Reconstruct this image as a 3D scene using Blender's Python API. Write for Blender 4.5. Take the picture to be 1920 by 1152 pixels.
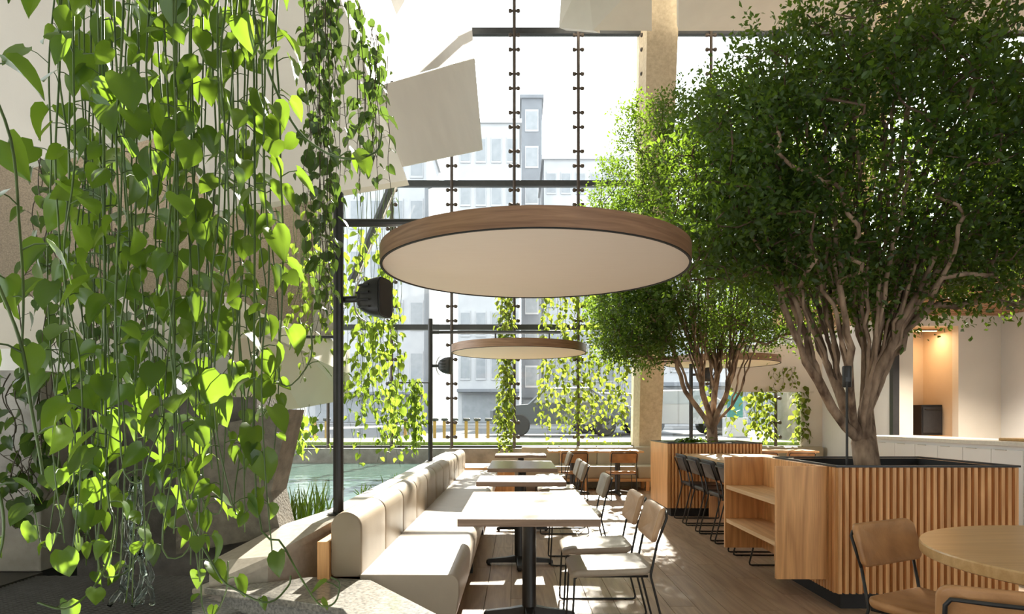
import bpy, bmesh, math, random
import numpy as np
from mathutils import Vector, Matrix

random.seed(7)
RNG = np.random.default_rng(7)
for o in list(bpy.data.objects):
    bpy.data.objects.remove(o)
scene = bpy.context.scene
COL = scene.collection

# ------------------------------------------------------------------ camera, sky, sun, exposure
EYE = 1.31
FPX = 1260.0
cam_data = bpy.data.cameras.new('camera')
cam_data.sensor_width = 36.0
cam_data.lens = FPX / 1920 * 36.0
cam_data.shift_x = -8 / 1920
cam_data.shift_y = 210 / 1920
cam_data.clip_start = 0.05
cam_data.clip_end = 500
cam = bpy.data.objects.new('camera', cam_data)
COL.objects.link(cam)
cam.location = (0, 0, EYE)
cam.rotation_euler = (math.radians(90), 0, 0)
scene.camera = cam

world = bpy.data.worlds.new('world')
scene.world = world
world.use_nodes = True
bg = world.node_tree.nodes['Background']
bg.inputs[0].default_value = (0.93, 0.97, 1.0, 1)
bg.inputs[1].default_value = 3.6

SUN_DIR = Vector((0.12, 1.0, 0.66)).normalized()
sun_data = bpy.data.lights.new('sun', 'SUN')
sun_data.energy = 26.0
sun_data.color = (1.0, 0.92, 0.80)
sun_data.angle = math.radians(0.8)
sun = bpy.data.objects.new('sun', sun_data)
COL.objects.link(sun)
sun.rotation_euler = SUN_DIR.to_track_quat('Z', 'Y').to_euler()
sun.location = (4, 20, 18)

scene.view_settings.view_transform = 'Standard'
scene.view_settings.look = 'None'
scene.view_settings.gamma = 1.0
scene.view_settings.use_curve_mapping = False
scene.view_settings.exposure = 0.05
try:
    cy = scene.cycles
    cy.max_bounces = 10
    cy.diffuse_bounces = 5
    cy.glossy_bounces = 3
    cy.transmission_bounces = 6
    cy.transparent_max_bounces = 12
    cy.sample_clamp_indirect = 6.0
    cy.blur_glossy = 1.0
    cy.use_denoising = True
except Exception:
    pass


# ------------------------------------------------------------------ helpers
def P(x, y, D):
    """a point of the place at depth D seen at picture position x, y (design measure)"""
    return Vector(((x - 968) / FPX * D, D, EYE + (786 - y) / FPX * D))


def tag(o, label=None, cat=None, group=None, kind=None):
    if label: o['label'] = label
    if cat: o['category'] = cat
    if group: o['group'] = group
    if kind: o['kind'] = kind
    return o


ONES = ['first', 'second', 'third', 'fourth', 'fifth', 'sixth', 'seventh', 'eighth', 'ninth', 'tenth', 'eleventh', 'twelfth', 'thirteenth', 'fourteenth', 'fifteenth', 'sixteenth', 'seventeenth', 'eighteenth', 'nineteenth', 'twentieth']
TENS = {20: 'twenty', 30: 'thirty', 40: 'forty', 50: 'fifty'}
def nth(i):
    if i < 20: return ONES[i]
    t, u = (i + 1) // 10 * 10, (i + 1) % 10
    if u == 0: return {30: 'thirtieth', 40: 'fortieth', 50: 'fiftieth', 20: 'twentieth'}[t]
    return TENS[t] + '-' + ONES[u - 1]


def empty(name, loc=(0, 0, 0), rz=0.0):
    o = bpy.data.objects.new(name, None)
    COL.objects.link(o)
    o.location = loc
    o.rotation_euler = (0, 0, rz)
    o.empty_display_size = 0.1
    return o


def link_mesh(name, me, parent=None, loc=None):
    o = bpy.data.objects.new(name, me)
    COL.objects.link(o)
    if parent is not None:
        o.parent = parent
    if loc is not None:
        o.location = loc
    return o


def copy_tree(o, parent=None):
    c = o.copy()
    COL.objects.link(c)
    c.parent = parent
    for ch in list(o.children):
        copy_tree(ch, c)
    return c


class MB:
    def __init__(self):
        self.v = []
        self.f = []

    def add(self, verts, faces):
        b = len(self.v)
        self.v.extend([tuple(p) for p in verts])
        self.f.extend([tuple(i + b for i in f) for f in faces])
        return self

    def box(self, x0, x1, y0, y1, z0, z1):
        v = [(x0, y0, z0), (x1, y0, z0), (x1, y1, z0), (x0, y1, z0), (x0, y0, z1), (x1, y0, z1), (x1, y1, z1), (x0, y1, z1)]
        return self.add(v, [(0, 3, 2, 1), (4, 5, 6, 7), (0, 1, 5, 4), (1, 2, 6, 5), (2, 3, 7, 6), (3, 0, 4, 7)])

    def tube(self, path, rad, n=6, caps=True):
        path = [Vector(p) for p in path]
        if not hasattr(rad, '__len__'):
            rad = [rad] * len(path)
        verts, faces = [], []
        t0 = (path[1] - path[0]).normalized()
        ref = Vector((0, 0, 1)) if abs(t0.z) < 0.9 else Vector((1, 0, 0))
        u = t0.cross(ref).normalized()
        for i, p in enumerate(path):
            if i == 0:
                t = path[1] - path[0]
            elif i == len(path) - 1:
                t = path[-1] - path[-2]
            else:
                t = (path[i + 1] - p).normalized() + (p - path[i - 1]).normalized()
            t = t.normalized() if t.length > 1e-9 else t0
            u = (u - t * u.dot(t))
            u = u.normalized() if u.length > 1e-6 else t.orthogonal().normalized()
            w = t.cross(u)
            for k in range(n):
                a = 2 * math.pi * k / n
                verts.append(p + (u * math.cos(a) + w * math.sin(a)) * rad[i])
        for i in range(len(path) - 1):
            for k in range(n):
                a, b = i * n + k, i * n + (k + 1) % n
                faces.append((a, b, b + n, a + n))
        if caps:
            faces.append(tuple(range(n - 1, -1, -1)))
            e = (len(path) - 1) * n
            faces.append(tuple(range(e, e + n)))
        return self.add(verts, faces)

    def lathe(self, prof, n=32, c=(0, 0, 0), axis='z', closed=False):
        verts, faces = [], []
        m = len(prof)
        for k in range(n):
            a = 2 * math.pi * k / n
            ca, sa = math.cos(a), math.sin(a)
            for r, h in prof:
                if axis == 'z':
                    verts.append((c[0] + r * ca, c[1] + r * sa, c[2] + h))
                elif axis == 'x':
                    verts.append((c[0] + h, c[1] + r * ca, c[2] + r * sa))
                else:
                    verts.append((c[0] + r * sa, c[1] + h, c[2] + r * ca))
        for k in range(n):
            k2 = (k + 1) % n
            for i in range(m if closed else m - 1):
                j = (i + 1) % m
                faces.append((k * m + i, k2 * m + i, k2 * m + j, k * m + j))
        if not closed:
            faces.append(tuple(k * m for k in range(n - 1, -1, -1)))
            faces.append(tuple(k * m + m - 1 for k in range(n)))
        return self.add(verts, faces)

    def prism(self, poly, vec):
        """extrude a 3D polygon along vec"""
        poly = [Vector(p) for p in poly]
        vec = Vector(vec)
        n = len(poly)
        v = poly + [p + vec for p in poly]
        f = [tuple(range(n)), tuple(range(2 * n - 1, n - 1, -1))]
        for i in range(n):
            j = (i + 1) % n
            f.append((j, i, i + n, j + n))
        return self.add(v, f)

    def loft(self, rings):
        """rings: list of equal-length point loops, capped at both ends"""
        n = len(rings[0])
        v = [p for r in rings for p in r]
        f = []
        for i in range(len(rings) - 1):
            for k in range(n):
                a, b = i * n + k, i * n + (k + 1) % n
                f.append((a, b, b + n, a + n))
        f.append(tuple(range(n - 1, -1, -1)))
        e = (len(rings) - 1) * n
        f.append(tuple(range(e, e + n)))
        return self.add(v, f)

    def slab(self, lx, ly, t, cr, er, fn=None, nc=5):
        """rounded pad centred on the origin with corner radius cr and soft edge er"""
        def outline(sx, sy, r):
            pts = []
            for cx, cyy, a0 in ((sx - r, sy - r, 0), (-sx + r, sy - r, 90), (-sx + r, -sy + r, 180), (sx - r, -sy + r, 270)):
                for k in range(nc + 1):
                    a = math.radians(a0 + 90 * k / nc)
                    pts.append((cx + r * math.cos(a), cyy + r * math.sin(a)))
            return pts
        n = 4 * (nc + 1)
        rings = []
        def ring(inset, z, sc=1.0):
            o = outline(lx / 2 - inset, ly / 2 - inset, max(cr - inset, .004))
            rings.append([(x * sc, y * sc, z) for x, y in o])
        for sc in (.12, .45, .75):
            ring(er, -t / 2, sc)
        ring(er, -t / 2)
        ring(er * .3, -t / 2 + er * .3)
        ring(0, -t / 2 + er)
        ring(0, t / 2 - er)
        ring(er * .3, t / 2 - er * .3)
        ring(er, t / 2)
        for sc in (.75, .45, .12):
            ring(er, t / 2, sc)
        if fn:
            rings = [[fn(*p) for p in r] for r in rings]
        return self.loft(rings)

    def mesh(self, name, m=None, smooth=False, bevel=0.0, recalc=True):
        me = bpy.data.meshes.new(name)
        me.from_pydata(self.v, [], self.f)
        if recalc or bevel:
            bm = bmesh.new()
            bm.from_mesh(me)
            if bevel:
                bmesh.ops.bevel(bm, geom=[e for e in bm.edges if len(e.link_faces) == 2 and e.calc_face_angle(0) > .6], offset=bevel, segments=2, affect='EDGES', profile=.6)
            bmesh.ops.recalc_face_normals(bm, faces=bm.faces)
            bm.to_mesh(me)
            bm.free()
        if m is not None:
            me.materials.append(m)
        if smooth:
            for p in me.polygons:
                p.use_smooth = True
        return me

    def build(self, name, m=None, parent=None, smooth=False, bevel=0.0, loc=None):
        return link_mesh(name, self.mesh(name, m, smooth, bevel), parent, loc)


def auto_smooth(o, ang=40):
    me = o.data
    for p in me.polygons:
        p.use_smooth = True
    try:
        me.set_sharp_from_angle(angle=math.radians(ang))
    except Exception:
        pass
    return o


# ------------------------------------------------------------------ materials
def new_mat(name):
    m = bpy.data.materials.new(name)
    m.use_nodes = True
    nt = m.node_tree
    for n in list(nt.nodes):
        nt.nodes.remove(n)
    return m, nt


def N(nt, t, **kw):
    n = nt.nodes.new(t)
    for k, v in kw.items():
        setattr(n, k, v)
    return n


def surface(name, c1, c2=None, scale=6.0, stretch=(1, 1, 1), detail=4, rough=.55, metal=0.0, bump=0.0, bscale=None, spec=.5, rand=0.0, lo=.3, hi=.7, distort=0.0, coat=0.0, coords='Object', sheen=0.0, rvar=0.0):
    m, nt = new_mat(name)
    out = N(nt, 'ShaderNodeOutputMaterial')
    b = N(nt, 'ShaderNodeBsdfPrincipled')
    nt.links.new(b.outputs[0], out.inputs[0])
    b.inputs['Roughness'].default_value = rough
    b.inputs['Metallic'].default_value = metal
    b.inputs['Specular IOR Level'].default_value = spec
    b.inputs['Coat Weight'].default_value = coat
    b.inputs['Sheen Weight'].default_value = sheen
    if c2 is None:
        c2 = tuple(c * .88 for c in c1)
    tc = N(nt, 'ShaderNodeTexCoord')
    oi = N(nt, 'ShaderNodeObjectInfo')
    mul = N(nt, 'ShaderNodeVectorMath', operation='SCALE')
    comb = N(nt, 'ShaderNodeCombineXYZ')
    for i in range(3):
        nt.links.new(oi.outputs['Random'], comb.inputs[i])
    nt.links.new(comb.outputs[0], mul.inputs[0])
    mul.inputs['Scale'].default_value = 37.0
    add = N(nt, 'ShaderNodeVectorMath', operation='ADD')
    nt.links.new(tc.outputs[coords], add.inputs[0])
    nt.links.new(mul.outputs[0], add.inputs[1])
    mp = N(nt, 'ShaderNodeMapping')
    mp.inputs['Scale'].default_value = stretch
    nt.links.new(add.outputs[0], mp.inputs[0])
    no = N(nt, 'ShaderNodeTexNoise')
    no.inputs['Scale'].default_value = scale
    no.inputs['Detail'].default_value = detail
    no.inputs['Distortion'].default_value = distort
    nt.links.new(mp.outputs[0], no.inputs['Vector'])
    cr = N(nt, 'ShaderNodeValToRGB')
    cr.color_ramp.elements[0].position = lo
    cr.color_ramp.elements[1].position = hi
    cr.color_ramp.elements[0].color = (*c1, 1)
    cr.color_ramp.elements[1].color = (*c2, 1)
    nt.links.new(no.outputs['Fac'], cr.inputs[0])
    col = cr.outputs[0]
    if rand:
        hs = N(nt, 'ShaderNodeHueSaturation')
        mr = N(nt, 'ShaderNodeMapRange')
        mr.inputs['To Min'].default_value = 1 - rand
        mr.inputs['To Max'].default_value = 1 + rand
        nt.links.new(oi.outputs['Random'], mr.inputs[0])
        nt.links.new(mr.outputs[0], hs.inputs['Value'])
        nt.links.new(col, hs.inputs['Color'])
        col = hs.outputs[0]
    nt.links.new(col, b.inputs['Base Color'])
    if rvar:
        mr2 = N(nt, 'ShaderNodeMapRange')
        mr2.inputs['To Min'].default_value = max(0, rough - rvar)
        mr2.inputs['To Max'].default_value = rough + rvar
        nt.links.new(no.outputs['Fac'], mr2.inputs[0])
        nt.links.new(mr2.outputs[0], b.inputs['Roughness'])
    if bump:
        bp = N(nt, 'ShaderNodeBump')
        bp.inputs['Strength'].default_value = bump
        bp.inputs['Distance'].default_value = .01
        if bscale:
            n2 = N(nt, 'ShaderNodeTexNoise')
            n2.inputs['Scale'].default_value = bscale
            n2.inputs['Detail'].default_value = 3
            nt.links.new(mp.outputs[0], n2.inputs['Vector'])
            nt.links.new(n2.outputs['Fac'], bp.inputs['Height'])
        else:
            nt.links.new(no.outputs['Fac'], bp.inputs['Height'])
        nt.links.new(bp.outputs[0], b.inputs['Normal'])
    return m


def oak(name, light, dark, axis='z', rough=.45, rand=.06, spec=.4):
    """oak veneer with cathedral grain along an axis"""
    m, nt = new_mat(name)
    out = N(nt, 'ShaderNodeOutputMaterial')
    b = N(nt, 'ShaderNodeBsdfPrincipled')
    nt.links.new(b.outputs[0], out.inputs[0])
    b.inputs['Roughness'].default_value = rough
    b.inputs['Specular IOR Level'].default_value = spec
    tc = N(nt, 'ShaderNodeTexCoord')
    oi = N(nt, 'ShaderNodeObjectInfo')
    comb = N(nt, 'ShaderNodeCombineXYZ')
    for i in range(3):
        nt.links.new(oi.outputs['Random'], comb.inputs[i])
    sc = N(nt, 'ShaderNodeVectorMath', operation='SCALE')
    sc.inputs['Scale'].default_value = 23.0
    nt.links.new(comb.outputs[0], sc.inputs[0])
    add = N(nt, 'ShaderNodeVectorMath', operation='ADD')
    nt.links.new(tc.outputs['Object'], add.inputs[0])
    nt.links.new(sc.outputs[0], add.inputs[1])
    big = {'x': (.35, 4, 4), 'y': (4, .35, 4), 'z': (4, 4, .35)}[axis]
    fine = {'x': (3, 90, 90), 'y': (90, 3, 90), 'z': (90, 90, 3)}[axis]
    m1 = N(nt, 'ShaderNodeMapping'); m1.inputs['Scale'].default_value = big
    nt.links.new(add.outputs[0], m1.inputs[0])
    n1 = N(nt, 'ShaderNodeTexNoise'); n1.inputs['Scale'].default_value = 1.6; n1.inputs['Detail'].default_value = 1
    nt.links.new(m1.outputs[0], n1.inputs['Vector'])
    mm = N(nt, 'ShaderNodeMath', operation='MULTIPLY'); mm.inputs[1].default_value = 14.0
    nt.links.new(n1.outputs['Fac'], mm.inputs[0])
    fr = N(nt, 'ShaderNodeMath', operation='PINGPONG'); fr.inputs[1].default_value = 1.0
    nt.links.new(mm.outputs[0], fr.inputs[0])
    m2 = N(nt, 'ShaderNodeMapping'); m2.inputs['Scale'].default_value = fine
    nt.links.new(add.outputs[0], m2.inputs[0])
    n2 = N(nt, 'ShaderNodeTexNoise'); n2.inputs['Scale'].default_value = 1.5; n2.inputs['Detail'].default_value = 3
    nt.links.new(m2.outputs[0], n2.inputs['Vector'])
    mx = N(nt, 'ShaderNodeMath', operation='MULTIPLY_ADD')
    nt.links.new(fr.outputs[0], mx.inputs[0]); mx.inputs[1].default_value = .38
    m3 = N(nt, 'ShaderNodeMath', operation='MULTIPLY'); m3.inputs[1].default_value = .62
    nt.links.new(n2.outputs['Fac'], m3.inputs[0])
    nt.links.new(m3.outputs[0], mx.inputs[2])
    cr = N(nt, 'ShaderNodeValToRGB')
    cr.color_ramp.elements[0].position = .2; cr.color_ramp.elements[1].position = .78
    cr.color_ramp.elements[0].color = (*dark, 1); cr.color_ramp.elements[1].color = (*light, 1)
    nt.links.new(mx.outputs[0], cr.inputs[0])
    hs = N(nt, 'ShaderNodeHueSaturation')
    mr = N(nt, 'ShaderNodeMapRange'); mr.inputs['To Min'].default_value = 1 - rand; mr.inputs['To Max'].default_value = 1 + rand
    nt.links.new(oi.outputs['Random'], mr.inputs[0]); nt.links.new(mr.outputs[0], hs.inputs['Value'])
    nt.links.new(cr.outputs[0], hs.inputs['Color'])
    nt.links.new(hs.outputs[0], b.inputs['Base Color'])
    bp = N(nt, 'ShaderNodeBump'); bp.inputs['Strength'].default_value = .12; bp.inputs['Distance'].default_value = .003
    nt.links.new(n2.outputs['Fac'], bp.inputs['Height']); nt.links.new(bp.outputs[0], b.inputs['Normal'])
    return m


def leaf_mat(name, a, b_, trans, island=False, tfac=.5, rough=.35, gloss=.5):
    m, nt = new_mat(name)
    out = N(nt, 'ShaderNodeOutputMaterial')
    p = N(nt, 'ShaderNodeBsdfPrincipled')
    p.inputs['Roughness'].default_value = rough
    p.inputs['Specular IOR Level'].default_value = gloss
    t = N(nt, 'ShaderNodeBsdfTranslucent')
    mix = N(nt, 'ShaderNodeMixShader')
    mix.inputs[0].default_value = tfac
    cr = N(nt, 'ShaderNodeValToRGB')
    cr.color_ramp.elements[0].color = (*a, 1)
    cr.color_ramp.elements[1].color = (*b_, 1)
    if island:
        g = N(nt, 'ShaderNodeNewGeometry')
        r = g.outputs['Random Per Island']
    else:
        g = N(nt, 'ShaderNodeObjectInfo')
        r = g.outputs['Random']
    nt.links.new(r, cr.inputs[0])
    nt.links.new(cr.outputs[0], p.inputs['Base Color'])
    mt = N(nt, 'ShaderNodeMixRGB', blend_type='MIX')
    mt.inputs[0].default_value = .75
    mt.inputs[2].default_value = (*trans, 1)
    nt.links.new(cr.outputs[0], mt.inputs[1])
    nt.links.new(mt.outputs[0], t.inputs['Color'])
    nt.links.new(p.outputs[0], mix.inputs[1])
    nt.links.new(t.outputs[0], mix.inputs[2])
    nt.links.new(mix.outputs[0], out.inputs[0])
    return m


def glass_mat(name, tint=(.97, .985, .98), gl=.06):
    m, nt = new_mat(name)
    out = N(nt, 'ShaderNodeOutputMaterial')
    tr = N(nt, 'ShaderNodeBsdfTransparent'); tr.inputs[0].default_value = (*tint, 1)
    gs = N(nt, 'ShaderNodeBsdfGlossy'); gs.inputs['Roughness'].default_value = .02
    fr = N(nt, 'ShaderNodeFresnel'); fr.inputs['IOR'].default_value = 1.35
    mx = N(nt, 'ShaderNodeMixShader')
    nt.links.new(fr.outputs[0], mx.inputs[0]); nt.links.new(tr.outputs[0], mx.inputs[1]); nt.links.new(gs.outputs[0], mx.inputs[2])
    nt.links.new(mx.outputs[0], out.inputs[0])
    return m


M = {}
M['white_panel'] = surface('white_panel', (.64, .605, .545), (.60, .565, .51), 3, rough=.6, bump=.05, bscale=60)
M['ceiling'] = surface('ceiling_paint', (.78, .77, .73), (.74, .73, .69), 2, rough=.7)
M['granite_brown'] = surface('brown_granite', (.24, .195, .145), (.13, .105, .078), 85, detail=6, rough=.8, bump=.5, bscale=60)
M['concrete'] = surface('concrete', (.36, .345, .31), (.20, .19, .17), 5, detail=8, rough=.8, bump=.3, bscale=45)
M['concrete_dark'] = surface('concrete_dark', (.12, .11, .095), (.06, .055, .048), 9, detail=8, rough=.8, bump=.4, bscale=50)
M['pier'] = surface('pier_concrete', (.20, .178, .145), (.11, .098, .08), 14, detail=8, rough=.85, bump=.5, bscale=70)
M['column'] = surface('column_stone', (.60, .50, .36), (.45, .36, .25), 16, detail=6, rough=.8, bump=.3, bscale=50)
M['granite'] = surface('polished_granite', (.36, .34, .31), (.16, .155, .15), 60, detail=6, rough=.12, spec=.6, lo=.35, hi=.68)
M['granite_side'] = surface('granite_side', (.33, .32, .29), (.13, .13, .12), 70, detail=6, rough=.55, lo=.35, hi=.68)
M['stone_cap'] = surface('stone_cap', (.50, .45, .39), (.38, .33, .28), 30, detail=6, rough=.4, lo=.3, hi=.75)
M['plank'] = oak('floor_plank', (.42, .295, .20), (.27, .18, .118), 'y', rough=.38, rand=.13, spec=.4)
M['underfloor'] = surface('screed', (.12, .09, .07), None, 5, rough=.9)
M['oak_z'] = oak('oak_upright', (.80, .445, .19), (.50, .24, .09), 'z', rough=.42)
M['oak_y'] = oak('oak_lengthwise', (.78, .52, .28), (.56, .33, .15), 'y', rough=.4)
M['oak_x'] = oak('oak_crosswise', (.64, .40, .20), (.44, .25, .11), 'x', rough=.4)
M['oak_rim'] = surface('oak_rim', (.36, .21, .125), (.20, .105, .06), 3.0, stretch=(1, 1, 16), detail=3, rough=.42, distort=.6, lo=.28, hi=.72, bump=.05)
M['table_brown'] = oak('table_veneer', (.30, .21, .155), (.19, .125, .09), 'x', rough=.26, spec=.6)
M['round_oak'] = oak('round_table_oak', (.66, .44, .215), (.52, .32, .135), 'x', rough=.28, spec=.5)
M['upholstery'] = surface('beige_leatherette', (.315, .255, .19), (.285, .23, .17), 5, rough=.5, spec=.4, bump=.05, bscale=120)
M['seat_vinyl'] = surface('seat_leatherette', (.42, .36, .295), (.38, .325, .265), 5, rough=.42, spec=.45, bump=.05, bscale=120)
M['back_upholstery'] = surface('olive_leatherette', (.40, .345, .255), (.36, .31, .23), 5, rough=.5, spec=.4)
M['tan_leather'] = surface('tan_leather', (.52, .275, .12), (.31, .15, .062), 9, detail=6, rough=.38, spec=.5, bump=.15, bscale=70, lo=.3, hi=.75)
M['pale_leather'] = surface('pale_leather', (.56, .37, .225), (.45, .285, .165), 9, detail=5, rough=.4, spec=.5, bump=.1, bscale=70)
M['grey_leather'] = surface('taupe_leather', (.33, .285, .22), (.27, .23, .18), 9, detail=5, rough=.4, spec=.5)
M['black_leather'] = surface('black_leather', (.022, .022, .024), (.03, .03, .032), 20, rough=.42, spec=.5, bump=.1, bscale=90)
M['black_metal'] = surface('black_metal', (.014, .014, .015), (.02, .02, .021), 20, rough=.4, spec=.5, metal=0.0)
M['black_matte'] = surface('black_matte', (.009, .009, .01), (.014, .014, .015), 20, rough=.7)
M['frame'] = surface('window_steel', (.035, .038, .042), (.045, .048, .052), 15, rough=.5)
M['bronze'] = surface('bronze_rod', (.06, .045, .035), (.08, .06, .05), 15, rough=.4, metal=.3)
M['panel_cloth'] = surface('lamp_fabric', (.80, .735, .67), (.78, .71, .645), 8, stretch=(1, 12, 1), rough=.8, bump=.02)
M['glass'] = glass_mat('window_glass')
M['white_lacquer'] = surface('white_lacquer', (.74, .75, .76), (.72, .73, .74), 3, rough=.35)
M['counter_stone'] = surface('counter_stone', (.66, .65, .60), (.58, .57, .53), 25, detail=6, rough=.3)
M['kitchen_wall'] = surface('kitchen_plaster', (.66, .62, .55), (.63, .59, .52), 3, rough=.7)
M['niche_wall'] = surface('niche_plaster', (.62, .50, .36), (.58, .46, .33), 3, rough=.7)
M['cool_wall'] = surface('cool_plaster', (.66, .66, .65), (.63, .63, .62), 3, rough=.7)
M['soffit'] = oak('soffit_wood', (.42, .24, .12), (.28, .15, .07), 'x', rough=.5)
M['bark'] = surface('bark', (.42, .30, .21), (.10, .06, .038), 14, stretch=(1, 1, .4), detail=7, rough=.85, bump=.6, bscale=16, lo=.32, hi=.66)
M['twig'] = surface('twig_bark', (.125, .078, .052), (.07, .042, .028), 12, rough=.8)
M['tree_leaf'] = leaf_mat('tree_leaf', (.008, .027, .009), (.030, .068, .013), (.34, .54, .035), True, .34, .4, .4)
M['tree_leaf_one'] = leaf_mat('tree_leaf_single', (.012, .04, .011), (.04, .09, .016), (.34, .54, .035), False, .34, .4, .4)
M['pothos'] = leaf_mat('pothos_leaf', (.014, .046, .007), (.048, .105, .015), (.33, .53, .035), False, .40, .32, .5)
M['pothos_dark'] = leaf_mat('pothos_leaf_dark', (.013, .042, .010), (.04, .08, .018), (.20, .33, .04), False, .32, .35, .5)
M['ivy'] = leaf_mat('ivy_leaf', (.035, .085, .010), (.12, .18, .025), (.33, .46, .045), False, .5, .4, .4)
M['ivy_stuff'] = leaf_mat('ivy_leaf_small', (.035, .09, .010), (.16, .18, .03), (.34, .42, .05), True, .5, .4, .4)
M['reed'] = leaf_mat('reed_leaf', (.14, .22, .02), (.30, .40, .04), (.45, .6, .05), False, .3, .4, .4)
M['stem_green'] = surface('stem_green', (.085, .14, .03), (.035, .07, .018), 6, rough=.4)
M['stem_brown'] = surface('stem_brown', (.06, .05, .025), (.035, .025, .015), 10, rough=.6)
M['soil'] = surface('soil', (.02, .016, .012), (.035, .028, .02), 20, rough=.95, bump=.6)
M['lawn'] = surface('lawn', (.11, .17, .02), (.07, .12, .012), 14, detail=6, rough=.9, bump=.6, bscale=60)
M['asphalt'] = surface('asphalt', (.075, .08, .085), (.055, .06, .065), 2, rough=.8)
M['paving'] = surface('paving', (.16, .16, .16), (.12, .12, .12), 2, rough=.8)
M['yellow'] = surface('bollard_yellow', (.30, .19, .05), (.26, .165, .04), 6, rough=.5)
M['facade'] = surface('facade', (.42, .43, .445), (.37, .38, .40), 1, rough=.7)
M['facade_dark'] = surface('facade_grey', (.17, .185, .205), (.14, .15, .17), 1, rough=.6)
M['far_glass'] = surface('far_window', (.20, .22, .24), (.25, .27, .29), 2, rough=.25, spec=.7)
M['car_grey'] = surface('car_grey', (.07, .08, .095), (.08, .09, .105), 2, rough=.2, spec=.6)
M['car_white'] = surface('car_white', (.28, .28, .29), (.26, .26, .27), 2, rough=.2, spec=.6)
M['tyre'] = surface('tyre', (.03, .03, .03), None, 9, rough=.8)
M['teal'] = surface('teal_sign', (.04, .19, .19), (.035, .17, .17), 3, rough=.5)
M['trunk_grey'] = surface('street_tree_bark', (.16, .15, .14), (.09, .085, .08), 5, stretch=(1, 1, .3), rough=.8, bump=.4)
M['mesh_metal'] = surface('expanded_metal', (.62, .62, .60), (.5, .5, .48), 20, rough=.35, metal=.6)
M['pit'] = surface('pit_dark', (.05, .047, .042), (.03, .028, .025), 5, rough=.7)
M['bread'] = surface('wood_board', (.62, .36, .13), (.5, .28, .1), 8, stretch=(1, 9, 1), rough=.5)


def water_mat():
    m, nt = new_mat('pool_water')
    out = N(nt, 'ShaderNodeOutputMaterial')
    b = N(nt, 'ShaderNodeBsdfPrincipled')
    b.inputs['Base Color'].default_value = (.10, .17, .15, 1)
    b.inputs['Roughness'].default_value = .05
    b.inputs['IOR'].default_value = 1.33
    b.inputs['Specular IOR Level'].default_value = .8
    tc = N(nt, 'ShaderNodeTexCoord')
    no = N(nt, 'ShaderNodeTexNoise'); no.inputs['Scale'].default_value = 2.2; no.inputs['Detail'].default_value = 3
    nt.links.new(tc.outputs['Object'], no.inputs['Vector'])
    bp = N(nt, 'ShaderNodeBump'); bp.inputs['Strength'].default_value = .16; bp.inputs['Distance'].default_value = .08
    nt.links.new(no.outputs['Fac'], bp.inputs['Height'])
    nt.links.new(bp.outputs[0], b.inputs['Normal'])
    nt.links.new(b.outputs[0], out.inputs[0])
    return m


def stream_mat():
    m, nt = new_mat('falling_water')
    out = N(nt, 'ShaderNodeOutputMaterial')
    g = N(nt, 'ShaderNodeBsdfGlass')
    g.inputs['IOR'].default_value = 1.33
    g.inputs['Roughness'].default_value = .0
    g.inputs['Color'].default_value = (.93, .98, .97, 1)
    nt.links.new(g.outputs[0], out.inputs[0])
    return m


M['water'] = water_mat()
M['stream'] = stream_mat()


def warm_light():
    m, nt = new_mat('warm_strip')
    out = N(nt, 'ShaderNodeOutputMaterial')
    e = N(nt, 'ShaderNodeEmission')
    e.inputs[0].default_value = (1, .62, .28, 1)
    e.inputs[1].default_value = 6
    nt.links.new(e.outputs[0], out.inputs[0])
    return m


M['warm'] = warm_light()


# ------------------------------------------------------------------ the setting: floor
fl = MB().box(-1.25, 10.8, -3.0, 13.05, -.14, -.022).build('floor', M['underfloor'])
tag(fl, kind='structure')
PW, PL, G = .185, 1.45, .0015
plank_meshes = {}
def plank_mesh(L):
    k = round(L, 3)
    if k not in plank_meshes:
        plank_meshes[k] = MB().box(-PW / 2 + G, PW / 2 - G, -L / 2 + G, L / 2 - G, -.02, 0).mesh('plank', M['plank'], bevel=.0012)
    return plank_meshes[k]
ix = 0
x = -1.15
while x < 7.4:
    off = (ix * .517) % PL
    y0 = 2.2 - off
    while y0 < 13.0:
        a, b = max(y0, 2.2), min(y0 + PL, 13.0)
        # only boards that can be seen: not under the bench, planters or beyond the view
        vis = (x + .1) < (b * .80) and b - a > .2
        hid = (x < -.45 and b < 11.4) or (x > 5.1)
        if vis and not hid:
            link_mesh('plank', plank_mesh(b - a), fl, (x + PW / 2, (a + b) / 2, 0))
        y0 += PL
    x += PW
    ix += 1

# ------------------------------------------------------------------ ceiling, folded panels, walls
cl = MB().box(-9, 11, -3.0, 13.5, 11.0, 11.3).build('ceiling', M['ceiling'])
tag(cl, kind='structure')


def panel(pts, th=.12, mat='white_panel', name='ceiling_panel', parent=cl, flip=False):
    pts = [Vector(p) for p in pts]
    n = (pts[1] - pts[0]).cross(pts[2] - pts[0]).normalized()
    c = sum(pts, Vector()) / len(pts)
    if n.dot(Vector((0, 0, EYE)) - c) > 0:
        n = -n
    o = MB().prism(pts, n * th).build(name, M[mat], parent)
    return o


# the big shaded plates above the left corner
a1, a2, a3 = P(43, 307, 5.3), P(330, 238, 5.5), P(-80, 245, 5.2)
panel([a3, a1, a2, P(330, -420, 5.2), P(-80, -420, 5.0)])
panel([P(330, 238, 5.5), P(400, 398, 5.5), P(480, 384, 5.5), P(763, 338, 5.5), P(640, 0, 5.35), P(520, -330, 5.2), P(330, -420, 5.2)])
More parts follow.
